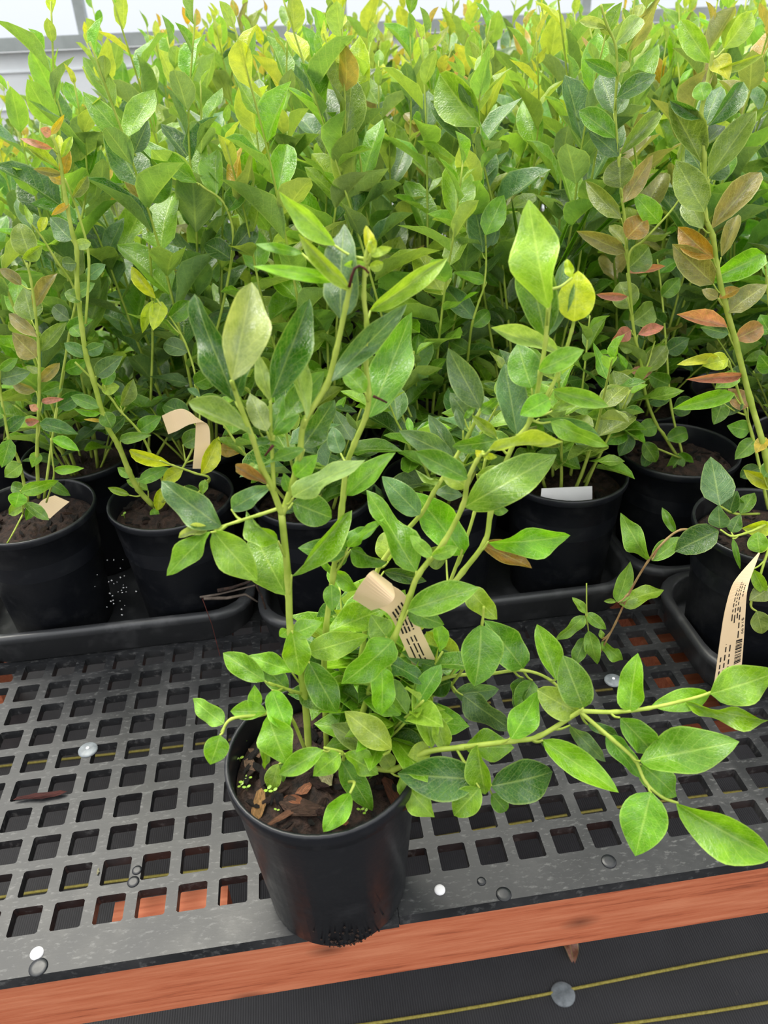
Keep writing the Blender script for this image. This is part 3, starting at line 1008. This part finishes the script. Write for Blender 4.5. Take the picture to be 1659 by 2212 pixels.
# bush with the thick leaning stem (second pot of the left tray)
tA, oA, sA = pot_thing('bush with one thick leaning stem and orange new tips, beside a curled paper tag', .1425, .474)
ST = [(.0044, .0018, 'stem', [(330, 1092, .474), (299, 1057, .465), (278, 1016, .46), (256, 962, .455), (228, 912, .45), (202, 821, .45), (187, 772, .45), (177, 708, .45), (167, 620, .45), (166, 544, .45), (157, 506, .45), (142, 430, .45), (132, 361, .45), (124, 323, .45), (112, 292, .45)]),
      (.002, .0014, 'stem', [(370, 1085, .48), (330, 990, .47), (302, 934, .465), (260, 888, .46), (243, 864, .46), (217, 836, .46), (162, 782, .46)]),
      (.002, .0013, 'stem', [(395, 1095, .46), (452, 1038, .43), (420, 1022, .42), (372, 1005, .41), (345, 995, .40)]),
      (.002, .0013, 'stem', [(350, 1085, .47), (420, 960, .5), (430, 860, .52), (400, 740, .53), (338, 645, .53)]),
      (.0018, .0012, 'stem', [(185, 700, .45), (192, 560, .47), (172, 470, .48), (157, 427, .48), (140, 385, .48)])]
LF = [(129,346,126,283,20,'Y'),(132,341,157,294,18,'y'),(129,369,57,315,20,'y'),(114,321,40,299,15,'k'),(111,290,139,248,14,'O'),(111,290,86,278,22,'k'),(134,377,152,326,25,'O'),(142,392,96,377,22,'O'),
 (157,427,190,379,22,'o'),(134,377,71,365,18,'q'),(149,440,111,463,15,'O'),(154,518,106,468,46,'b'),(162,531,196,524,24,'p'),(165,569,132,569,30,'b'),(175,726,154,703,30,'g'),(185,772,139,739,28,'b'),
 (207,812,265,769,38,'b'),(226,832,241,788,30,'g'),(219,842,257,834,30,'y'),(260,877,289,819,28,'o'),(217,892,158,885,15,'B'),(223,910,176,904,8,'O'),(226,890,241,925,36,'g'),(215,881,150,853,30,'g'),
 (260,951,316,940,25,'g'),(372,1005,276,973,30,'Y'),(434,1025,481,944,36,'Y'),(396,1015,347,1039,32,'Y'),(347,1055,342,1105,26,'Y'),(474,968,525,976,34,'O'),(442,1037,437,1068,20,'B'),(280,1070,232,1053,16,'y'),
 (332,1098,338,1127,20,'B'),(337,645,277,572,28,'Y'),(330,650,303,718,22,'Y'),(350,652,330,712,36,'Y'),(300,1040,360,1010,30,'g'),(320,1060,270,1030,24,'w'),(285,1030,250,1010,20,'w'),(395,960,450,930,40,'g'),(410,900,350,870,44,'d'),(420,830,480,800,44,'g'),(405,760,350,740,40,'b'),(190,600,225,570,30,'b'),(175,650,140,630,30,'g'),(185,760,225,745,30,'b'),
 (300,930,345,900,36,'g'),(270,900,225,940,30,'d'),(430,880,480,860,40,'g'),(360,690,410,650,38,'g'),(375,1060,330,1075,26,'g'),(400,1050,440,1080,26,'d')]
T = traced_stems(tA, oA, ST)
traced_leaves(T, oA, LF, .4)
traced_build(T, tA, True)
ta, at = paper_tag('paper_tag', tA, oA, [(350, 898, .45), (372, 888, .44), (398, 884, .44), (420, 902, .45), (422, 940, .45), (416, 1012, .45)],
                   [(364, 938, .45), (384, 930, .44), (412, 916, .44), (446, 915, .45), (454, 945, .45), (450, 1012, .45)])
for x, y in ((252, 1115), (262, 1128), (270, 1122), (300, 1160)):
    p = on_plane_z(x, y, TZ+SOIL_Z)-oA
    if math.hypot(p[0], p[1]) < .07:
        a = -sA.rotation_euler[2]
        seedling(sA, p[0]*math.cos(a)-p[1]*math.sin(a), p[0]*math.sin(a)+p[1]*math.cos(a), .004)

# bush at the end of the left tray, with small pink leaves low on the stem
tB, oB, sB = pot_thing('bush with small pink leaves low on its stem, paper scrap in its pot', -.044, .478)
ST = [(.0028, .0014, 'stem', [(84, 1075, .48), (80, 985, .47), (84, 880, .465), (85, 820, .46), (84, 760, .46), (76, 670, .46), (67, 607, .46), (58, 567, .46)]),
      (.0024, .0014, 'stem', [(60, 1085, .47), (42, 1000, .46), (20, 950, .45), (10, 900, .45), (0, 840, .45), (-15, 740, .45)]),
      (.0020, .0012, 'stem', [(95, 1080, .49), (120, 900, .52), (150, 720, .53), (162, 632, .53), (120, 560, .52), (91, 513, .52), (68, 484, .52)]),
      (.0014, .001, 'stem', [(100, 1085, .45), (116, 1031, .43), (113, 988, .42), (110, 947, .42)]),
      (.0016, .001, 'stem', [(50, 1110, .44), (48, 1075, .42), (44, 1060, .41)])]
LF = [(66,556,38,481,52,'o'),(51,559,92,531,25,'y'),(86,501,101,468,20,'Y'),(68,486,53,437,14,'y'),(73,668,122,582,30,'q'),(68,691,51,620,58,'o',.01),(81,729,5,668,30,'q'),(86,759,144,696,32,'o'),(78,772,25,718,48,'q'),
 (46,615,0,577,25,'q'),(78,845,18,823,24,'q'),(84,806,56,790,16,'o'),(85,825,130,784,25,'q'),(91,868,130,862,15,'k'),(82,886,63,875,18,'k'),(85,910,54,912,18,'k'),(87,916,161,929,32,'d'),(113,947,169,969,25,'B'),
 (118,1016,172,1013,20,'B'),(82,977,69,1010,25,'B'),(43,1062,126,1042,30,'B'),(41,1064,33,1096,38,'B'),(22,949,4,1010,36,'g'),(46,1003,9,1031,36,'w'),(54,1085,106,1122,25,'g'),(-5,1205,27,1178,26,'B'),(0,819,62,803,40,'b'),(0,800,38,775,22,'g'),
 (150,720,200,690,34,'g'),(140,800,190,780,34,'g'),(125,880,180,850,36,'d'),(135,830,90,850,30,'g'),(160,640,200,610,30,'g'),(150,690,110,660,34,'b'),(100,1040,150,1070,26,'g'),(60,1060,20,1050,30,'g'),(10,900,-30,870,36,'g'),(15,930,55,900,30,'d'),(60,1090,15,1110,26,'w'),(70,1085,60,1125,22,'g')]
T = traced_stems(tB, oB, ST)
traced_leaves(T, oB, LF, .4)
traced_build(T, tB, True)
paper_tag('paper_tag', tB, oB, [(72, 1108, .45), (90, 1082, .455), (118, 1070, .46)], [(108, 1120, .45), (128, 1102, .455), (150, 1084, .46)])

# bush in the pot behind the white label, olive and pinkish leaves
tQ, oQ, sQ = pot_thing('bush with pinkish and olive leaves up a straight stem, behind the tagged bush', .862, .466)
ST = [(.0026, .0014, 'stem', [(1462, 985, .466), (1432, 937, .46), (1418, 917, .46), (1395, 856, .46), (1386, 789, .46), (1373, 733, .46), (1366, 688, .46), (1361, 622, .46), (1354, 539, .46), (1349, 470, .46), (1342, 416, .46), (1335, 327, .46), (1329, 238, .46), (1333, 160, .46), (1330, 100, .46), (1310, 50, .46), (1298, 10, .46)]),
      (.0018, .0012, 'stem', [(1366, 688, .46), (1358, 556, .455), (1390, 520, .45), (1423, 485, .45), (1450, 455, .45), (1468, 430, .45)]),
      (.0022, .0013, 'stem', [(1475, 985, .47), (1450, 880, .5), (1440, 760, .52), (1430, 640, .54), (1420, 560, .55)]),
      (.0018, .0012, 'stem', [(1470, 990, .46), (1400, 960, .43), (1350, 930, .42), (1310, 900, .42)])]
LF = [(1333,164,1265,127,28,'g'),(1331,213,1425,152,42,'d',-.01),(1326,245,1297,147,56,'b',.008),(1331,248,1356,196,30,'b'),(1339,157,1358,132,18,'p'),(1329,297,1250,238,46,'g'),(1341,332,1442,221,38,'o'),(1336,337,1273,278,40,'b'),
 (1341,406,1336,340,64,'o',-.012),(1346,438,1413,332,40,'q'),(1342,472,1255,388,40,'o'),(1354,514,1398,467,56,'r',-.012),(1356,519,1416,435,40,'q'),(1349,544,1252,501,36,'q'),(1349,530,1317,482,25,'p'),(1356,581,1408,534,56,'o',.006),
 (1354,590,1441,573,16,'k'),(1356,641,1288,636,18,'k'),(1361,666,1339,609,58,'o',.01),(1366,698,1420,659,50,'o',.006),(1363,713,1321,737,32,'k'),(1378,723,1440,700,26,'k'),(1373,752,1331,733,36,'o'),(1386,789,1388,821,44,'k'),
 (1425,482,1371,418,45,'B'),(1467,430,1478,391,25,'B'),(1325,100,1385,35,40,'p'),(1310,60,1250,45,22,'p'),(1318,75,1290,50,14,'y'),(1330,110,1355,130,26,'g'),(1395,850,1345,840,40,'g'),(1400,870,1450,840,40,'d'),(1420,920,1370,930,40,'g'),
 (1440,950,1490,930,36,'g'),(1440,760,1490,730,40,'d'),(1435,700,1395,670,36,'d'),(1445,830,1400,810,40,'g'),(1452,890,1500,860,40,'d'),(1430,640,1470,600,36,'g'),(1425,590,1460,560,30,'g'),(1350,930,1310,960,40,'g'),(1330,915,1370,890,40,'d'),(1310,900,1270,905,46,'w'),(1390,955,1420,1000,34,'g'),(1360,940,1340,985,36,'d'),(1410,965,1390,1010,30,'d'),(1470,985,1440,1030,34,'g'),(1465,980,1500,1010,30,'g')]
T = traced_stems(tQ, oQ, ST)
traced_leaves(T, oQ, LF, .35)
traced_build(T, tQ, True)

# tagged bush in the right tray, with the weed hanging out of its pot
tR, oR, sR = pot_thing('bush with large olive leaves, a priced paper tag and a weed trailing from its pot', .876, .262)
ST = [(.0042, .0018, 'stem', [(1668, 1095, .262), (1655, 985, .27), (1620, 860, .29), (1590, 740, .30), (1565, 650, .30), (1548, 570, .30), (1540, 510, .30), (1523, 460, .30), (1522, 340, .30), (1515, 255, .30), (1520, 215, .30), (1532, 160, .30), (1540, 110, .30)]),
      (.0024, .0013, 'stem', [(1660, 1100, .28), (1625, 940, .32), (1590, 830, .33), (1575, 780, .33)]),
      (.0020, .0012, 'stem', [(1690, 1110, .25), (1640, 1140, .22), (1610, 1152, .21), (1580, 1158, .205), (1556, 1144, .21)]),
      (.0020, .0012, 'stem', [(1700, 1120, .24), (1660, 1190, .19), (1640, 1250, .175), (1622, 1305, .17), (1636, 1322, .165)]),
      (.0020, .0012, 'stem', [(1690, 1080, .28), (1670, 800, .32), (1660, 640, .33), (1650, 552, .33)]),
      (.0018, .0012, 'stem', [(1640, 1110, .27), (1590, 1110, .255), (1560, 1096, .25), (1553, 1090, .25)])]
LF = [(1532,135,1470,42,46,'y'),(1545,120,1575,172,42,'Y'),(1541,154,1654,123,18,'y'),(1565,105,1625,25,46,'y'),(1521,216,1511,176,40,'B',-.006),(1517,255,1445,216,28,'d',-.006),(1524,272,1553,171,56,'b',.008),(1529,272,1620,169,42,'d'),
 (1514,351,1446,218,56,'o'),(1524,310,1563,258,36,'b',.006),(1531,381,1635,238,56,'o',-.004),(1516,369,1482,314,46,'b',.01),(1521,457,1460,344,68,'o',-.01),(1519,494,1477,413,42,'p'),(1538,492,1657,349,54,'q'),(1534,386,1570,344,50,'b',.012),
 (1541,558,1460,490,50,'r',-.006),(1541,613,1452,527,60,'q'),(1558,556,1598,453,32,'q'),(1649,551,1537,603,54,'B',-.02),(1551,644,1517,625,24,'q'),(1553,644,1599,619,24,'r'),(1573,676,1659,604,50,'q'),(1570,708,1464,678,30,'k'),(1573,720,1517,710,28,'b'),
 (1588,733,1659,700,46,'n'),(1573,775,1517,790,40,'Y'),(1550,770,1464,787,22,'Y'),(1605,811,1499,821,22,'k'),(1595,809,1548,836,36,'B'),(1615,880,1573,839,42,'n'),(1585,851,1464,880,36,'B'),(1560,870,1545,915,36,'g'),(1654,945,1632,979,28,'O'),
 (1553,1092,1542,982,68,'b',-.004),(1555,1141,1552,1091,42,'b'),(1552,1146,1458,1188,62,'d'),(1665,1141,1604,1141,36,'Y'),(1641,1194,1635,1150,42,'B'),(1627,1229,1655,1289,28,'B'),(1662,1272,1621,1295,40,'o'),(1635,1320,1649,1372,40,'o'),(1672,1050,1609,1018,32,'Y'),
 (1583,1163,1599,1231,13,'g'),(1575,1110,1590,1060,34,'d'),(1600,1110,1630,1060,34,'g'),(1600,1100,1565,1060,34,'d',.01),(1580,1150,1600,1110,30,'d',.01),(1620,930,1570,920,40,'g'),(1630,950,1590,990,36,'g'),(1640,1010,1600,1030,34,'d'),(1650,1030,1690,990,40,'g'),(1600,860,1560,900,36,'d'),(1655,600,1690,560,44,'g'),(1665,720,1640,680,40,'g'),(1670,800,1640,770,40,'g'),(1675,880,1700,840,40,'g')]
T = traced_stems(tR, oR, ST)
traced_leaves(T, oR, LF, .35)
traced_build(T, tR, True)
WS = [(.0017, .0013, 'stem_brown', [(1520, 1165, .25), (1500, 1148, .245), (1470, 1145, .24), (1440, 1165, .24), (1400, 1212, .24), (1360, 1280, .245), (1330, 1345, .25), (1300, 1402, .255), (1288, 1425, .26)]),
      (.0011, .0009, 'stem', [(1290, 1425, .26), (1275, 1385, .26), (1268, 1330, .26), (1267, 1260, .27)])]
WL = [(1400,1212,1338,1117,40,'w'),(1408,1210,1474,1160,38,'w'),(1458,1150,1430,1097,20,'g'),(1335,1302,1362,1213,38,'w'),(1338,1305,1437,1265,42,'w'),(1330,1300,1305,1298,10,'w'),(1265,1325,1238,1290,18,'w'),(1262,1330,1203,1385,28,'w'),
 (1267,1325,1310,1360,26,'w'),(1272,1362,1290,1440,34,'w'),(1300,1385,1346,1432,28,'w'),(1264,1378,1240,1438,30,'g'),(1300,1380,1298,1360,12,'w'),(1268,1318,1250,1300,12,'w')]
T = traced_stems(tR, oR, WS)
traced_leaves(T, oR, WL, .2)
traced_build(T, tR, False, 'weed_stem')
# priced tag
tg, at = paper_tag('paper_tag', tR, oR,
    [(1540, 1490, .155), (1545, 1460, .155), (1555, 1387, .155), (1565, 1324, .157), (1579, 1272, .162), (1596, 1243, .167), (1639, 1194, .18)],
    [(1596, 1490, .155), (1602, 1435, .155), (1607, 1372, .155), (1612, 1292, .157), (1617, 1262, .162), (1623, 1243, .167), (1641, 1195, .18)])
tg['label'] = 'manila paper price tag reading $14.99 with a barcode'
def s_of(py):
    best = min(((abs(project(at(k/200, .5)+oR)[1]-py)), k/200) for k in range(201))
    return best[1]
sb0, sb1 = s_of(1440), s_of(1386)
rc = []
s = sb0
wd = (sb1-sb0)/46
k = 0
pat = [2, 1, 3, 1, 1, 2, 1, 1, 2, 2, 1, 1, 1, 3, 2, 1, 1, 2, 3, 1, 1, 1, 2, 1, 1, 2]
while s < sb1:
    w_ = pat[k % len(pat)]*wd
    if k % 2 == 0:
        rc.append((s, min(s+w_, sb1), .68, .93))
    s += w_
    k += 1
ink_quads('barcode', tg, at, rc)
rc = []
for u, a, b in ((.74, 1382, 1318), (.40, 1340, 1270), (.52, 1345, 1255), (.64, 1340, 1262), (.45, 1450, 1392), (.28, 1452, 1388), (.12, 1452, 1408), (.80, 1298, 1266)):
    rc += word_line(u, s_of(a), s_of(b), .045, .012, .04)
ink_quads('small_print', tg, at, rc)
cu = bpy.data.curves.new('price_text', 'FONT')
cu.body = '$14.99'
cu.resolution_u = 3
to = bpy.data.objects.new('price_text', cu)
COL.objects.link(to)
dg = bpy.context.evaluated_depsgraph_get()
me = bpy.data.meshes.new_from_object(to.evaluated_get(dg))
bpy.data.objects.remove(to)
co = np.empty(len(me.vertices)*3)
me.vertices.foreach_get('co', co)
co = co.reshape(-1, 3)
x0, x1, y0, y1 = co[:, 0].min(), co[:, 0].max(), co[:, 1].min(), co[:, 1].max()
st0, st1 = s_of(1343), s_of(1376)
new = [at(st0+(st1-st0)*(x-x0)/(x1-x0), .84+.11*(y-y0)/(y1-y0)) for x, y, z in co]
me.vertices.foreach_set('co', np.array(new).ravel())
me.materials.clear()
me.materials.append(M['ink'])
obj('price_text', me, tg)

# ------------------------------------------------------------------ untraced bushes: prototypes and copies
def make_bush(kind, seed, group, label):
    R = random.Random(seed)
    t = thing('potted_bush', label, 'potted plant', (0, 0, 0), group)
    p = obj('pot', POT_B, t)
    s = obj('soil', SOIL[seed % 2], t, (0, 0, SOIL_Z))
    tones = {'g': ('gdbBwBy', 'yBY'), 'y': ('goyBwBy', 'yYYO'), 'b': ('bbdgw', 'wB'), 'q': ('oqgdbB', 'qyyO')}[kind[0]]
    if kind[1] == 'n':                                 # near: full foliage
        n_tall, n_low, lv, ll = 6, 6, 18, 8
    else:                                              # far: only the crown is dense
        n_tall, n_low, lv, ll = 7, 0, 13, 0
    for i in range(n_tall):
        a = i*2.399+R.uniform(-.5, .5)
        h = R.uniform(.40, .60)*(1 if i else 1.06)
        shoot(t, (.025*math.cos(a), .025*math.sin(a), SOIL_Z), a, R.uniform(.02, .17), h, lv, .046, .078, *tones, start=.12 if kind[1] == 'n' else .42, R=R, up=.3)
    for i in range(n_low):
        a = i*2.1+R.uniform(-.5, .5)
        shoot(t, (.03*math.cos(a), .03*math.sin(a), SOIL_Z), a, R.uniform(.35, .8), R.uniform(.09, .2), ll, .036, .056, tones[0], tones[0], .3, .0018, R=R)
    return t

def copy_tree(o, parent=None, tone=(1, 1, 1)):
    c = o.copy()
    COL.objects.link(c)
    c.parent = parent
    for ch in list(o.children):
        copy_tree(ch, c, tone)
    if o.name.startswith('leaf'):
        c.color = tuple(min(1, o.color[i]*tone[i]*rnd(.9, 1.1)) for i in range(3))+(1,)
    return c

KN, KF = 'gbygbq', 'gybgyq'
TONE = {'g': 'mid-green', 'b': 'bluish green', 'y': 'yellowish green', 'q': 'olive and reddish'}
ORD = ['second', 'third', 'fourth', 'fifth', 'sixth', 'seventh', 'eighth', 'ninth', 'tenth']
protoN = [make_bush(k+'n', 100+i, '', '') for i, k in enumerate(KN)]
protoF = [make_bush(k+'f', 200+i, '', '') for i, k in enumerate(KF)]
usedN, usedF = set(), set()

def place(far, k, x, y, z, row=0):
    protos, used = (protoF, usedF) if far else (protoN, usedN)
    k %= len(protos)
    if k in used:
        v = rnd(.88, 1.1)
        o = copy_tree(protos[k], None, (v*rnd(.92, 1.1), v, v*rnd(.85, 1.1)))
    else:
        used.add(k)
        o = protos[k]
    o.location = (x, y, z)
    o.rotation_euler = (0, 0, rnd(0, 6.28))
    tw = TONE[(KF if far else KN)[k]]
    tag(o, '%s leafy bush in the %s row of pots from the bare edge' % (tw, ORD[row]), 'potted plant', '%s bushes of the %s row of pots' % (tw, ORD[row]))
    return o

R5 = random.Random(5)
def low_bush(label, x, y, hmax, seed, tones=('gdbw', 'Bw')):
    R = random.Random(seed)
    t, o, s = pot_thing(label, x, y)
    for i in range(9):
        a = i*2.399
        h = R.uniform(.10, hmax)
        shoot(t, (.028*math.cos(a), .028*math.sin(a), SOIL_Z), a, R.uniform(.15, .6), h, 9 if h < .18 else 13, .035, .058, *tones, start=.2, R=R)
    return t, o, s
low_bush('low bluish leafy bush in the pot right behind the lone front bush', .335, .452, .20, 31, ('bdgw', 'bw'))
low_bush('low leafy bush in the pot right next to the white labelled one', .512, .446, .22, 32)
tW, oW, sW = low_bush('leafy bush in a black pot with a white plastic label stuck in its soil', .684, .436, .26, 33, ('gdow', 'oB'))
pts = [on_plane_y(x, y, Y)-oW for x, y, Y in ((1166, 1090, .380), (1279, 1087, .380), (1279, 1050, .386), (1170, 1055, .386))]
nn = np.cross(pts[1]-pts[0], pts[3]-pts[0])
nn /= np.linalg.norm(nn)
dn = (pts[0]-pts[3])*.02
V = [p+nn*s for s in (-.0006, .0006) for p in (pts[0]+dn, pts[1]+dn, pts[2], pts[3])]
Fc = [(3, 2, 1, 0), (4, 5, 6, 7), (0, 1, 5, 4), (1, 2, 6, 5), (2, 3, 7, 6), (3, 0, 4, 7)]
obj('plant_label', mesh('plant_label', V, Fc, M['white'], False), tW)

k = 0
# second and third row stand in the trays or right behind them
second = []
for x, y in ((-.012, .638), (.165, .645), (.345, .625), (.520, .625), (.694, .622), (.875, .645), (1.06, .64), (1.065, .458), (1.075, .268)):
    o = place(False, k, x, y, TZ, 0)
    o.rotation_euler = (0, 0, 0)
    second.append(o)
    k += 1
rows = [.83, 1.005, 1.33, 1.51, 1.69, 1.87, 2.05]
for ri, y in enumerate(rows):
    xl = on_plane_y(-120, 500, y)[0]-.05
    xr = on_plane_y(1780, 300, y)[0]+.05
    n = int((xr-xl)/.182)+1
    for i in range(n):
        x = xl+(i+.5*(ri % 2))*.182+rnd(-.008, .008)
        o = place(y > 1.2, k+ri, x, y+rnd(-.008, .008), BZ+.0008, ri+1)
        q = project((x, y, BZ+.6))[0]
        sc_ = rnd(.76, .88) if q < 330 else rnd(.93, 1.05)
        o.scale = (sc_, sc_, sc_)
        k += 1
# single shoots that stand out of the second row
def extra(o, stems, leaves):
    oo = np.array(o.location)
    T = traced_stems(o, oo, stems)
    traced_leaves(T, oo, leaves, .35)
    traced_build(T, o, True)
extra(second[3], [(.0022, .0013, 'stem', [(1000, 900, .6), (1012, 760, .57), (1020, 700, .55), (1035, 650, .55), (1045, 620, .55), (1050, 570, .55), (1049, 508, .55)])],
      [(1048,508,1093,414,52,'B',-.01),(1041,545,1033,439,60,'b',.006),(1051,609,981,587,24,'B'),(1025,690,955,612,46,'b'),(1048,530,1072,470,44,'b',.01),(1020,705,1060,670,34,'g'),(1012,760,970,735,34,'g')])
extra(second[4], [(.0024, .0015, 'stem', [(1090, 900, .62), (1040, 600, .62), (1023, 421, .62), (1028, 322, .62), (1032, 273, .62)])],
      [(1036,273,947,157,86,'w',-.01),(1021,312,929,217,44,'b'),(1028,397,1100,317,24,'b'),(1018,374,1003,308,28,'O'),(1024,430,980,400,40,'g'),(1030,480,1070,450,40,'g'),(1035,540,995,510,40,'d')])
extra(second[1], [(.0024, .0014, 'stem', [(330, 1000, .62), (440, 800, .6), (500, 560, .58), (490, 450, .57), (440, 405, .57), (425, 395, .57)]), (.0022, .0013, 'stem', [(320, 1000, .62), (330, 700, .6), (318, 480, .58), (300, 360, .57), (286, 322, .57)])],
      [(425,395,288,292,44,'B',-.008),(468,425,460,312,56,'w'),(285,320,175,195,50,'B'),(317,407,305,318,46,'b'),(318,430,370,380,50,'g'),(490,455,545,390,40,'g'),(500,540,555,480,46,'b'),(500,560,440,520,46,'d'),(290,330,320,260,40,'b')])
# grass among the pots
for bx, by, tx, ty in ((1140, 640, 1105, 430), (1150, 640, 1190, 470), (1160, 645, 1240, 450), (1170, 650, 1290, 420), (1230, 560, 1480, 315), (1150, 640, 1250, 520)):
    b_, e_ = on_plane_y(bx, by, .56), on_plane_y(tx, ty, .57)
    oo = np.array(second[4].location)
    g_ = obj('grass_blade', LEAF_LO[2], second[4], mat=leaf_matrix(b_-oo, e_-oo, CP-b_, .006))
    g_.color = (*jit(PAL['g']), 1)

# ------------------------------------------------------------------ small loose things
V, Fc = [], []
p0, p1 = on_plane_z(22, 1732, BZ), on_plane_z(160, 1715, BZ)
d = p1-p0
bs = obj('bark_strip', chip_mesh(77), None, mat=Matrix.Translation(((p0+p1)/2+np.array([0, 0, .004])).tolist()) @ Matrix.Rotation(math.atan2(d[1], d[0])-math.pi/2, 4, 'Z') @ Matrix.Diagonal((.013, np.linalg.norm(d)/2, .012, 1)))
bs.color = (*lin((112, 54, 48)), 1)
tag(bs, 'dark reddish bark strip lying on the bare bench grid', 'bark')
p = on_plane_z(212, 1885, BZ)
sd = obj('seed_husk', chip_mesh(78), None, mat=Matrix.Translation((p[0], p[1], BZ+.001)) @ Matrix.Diagonal((.004, .005, .006, 1)))
sd.color = (*lin((220, 214, 170)), 1)
tag(sd, 'tiny pale seed husk on the bench grid', 'seed')
p = on_plane_z(1216, 2149, 0)
gp = obj('ground_pin', mesh('ground_pin', *lathe([(.0001, .004), (.012, .0045), (.02, .0035), (.0215, .0015), (.0215, .0002)], 28), M['washer']), None, (p[0], p[1], .0012))
tag(gp, 'round grey plastic pin head on the black ground fabric', 'ground pin')
p = on_plane_z(1238, 2058, 0)
dl = obj('dry_leaf', LEAF_HI[2], None, mat=leaf_matrix((p[0], p[1]+.04, .004), (p[0]-.005, p[1]-.02, .008), (0, 0, 1), .03))
dl.color = (*lin((150, 96, 84)), 1)
tag(dl, 'dry pinkish leaf lying on the ground fabric under the bench', 'leaf')
# dried root shred and strand hanging at the gap between the trays
rt = thing('dried_root_shred', 'dried root shred with a thin hanging strand in the gap between two trays', 'dry root', tuple(on_plane_y(545, 1300, .385)))
ro_ = np.array(rt.location)
for j, pts in enumerate(([(432, 1290), (470, 1284), (520, 1272), (560, 1262)], [(440, 1292), (490, 1292), (530, 1284), (556, 1300)], [(552, 1262), (566, 1290), (574, 1316), (590, 1340)], [(470, 1276), (500, 1270), (540, 1256), (556, 1240)])):
    V, Fc = tube([on_plane_y(x, y, .388)-ro_ for x, y in pts], .0016+.0012*(j % 2), .0012, 6)
    obj('root_piece', mesh('root_piece', V, Fc, M['root' if j < 2 else 'soil']), rt)
V, Fc = tube([on_plane_y(x, y, Y)-ro_ for x, y, Y in ((436, 1290, .388), (458, 1350, .382), (476, 1420, .36), (490, 1486, .335))], .0005, .0004, 4)
obj('strand', mesh('strand', V, Fc, M['dead']), rt)
# water drops on the left tray floor and pot
V, Fc = [], []
for i in range(34):
    x, y = random.gauss(252, 18), rnd(1205, 1330)
    c = on_plane_y(x, y, .397+.05*(1330-y)/125)-np.array(TL.location)
    n0 = len(V)
    r = rnd(.0008, .002)
    V += [c+np.array(v)*r for v in ((1, 0, 0), (-1, 0, 0), (0, 1, 0), (0, -1, 0), (0, 0, 1), (0, 0, -1))]
    Fc += [tuple(n0+i for i in f) for f in ((0, 2, 4), (2, 1, 4), (1, 3, 4), (3, 0, 4), (2, 0, 5), (1, 2, 5), (3, 1, 5), (0, 3, 5))]
wd_ = obj('water_drops', mesh('water_drops', V, Fc, M['drop']), TL)
wd_['kind'] = 'stuff'
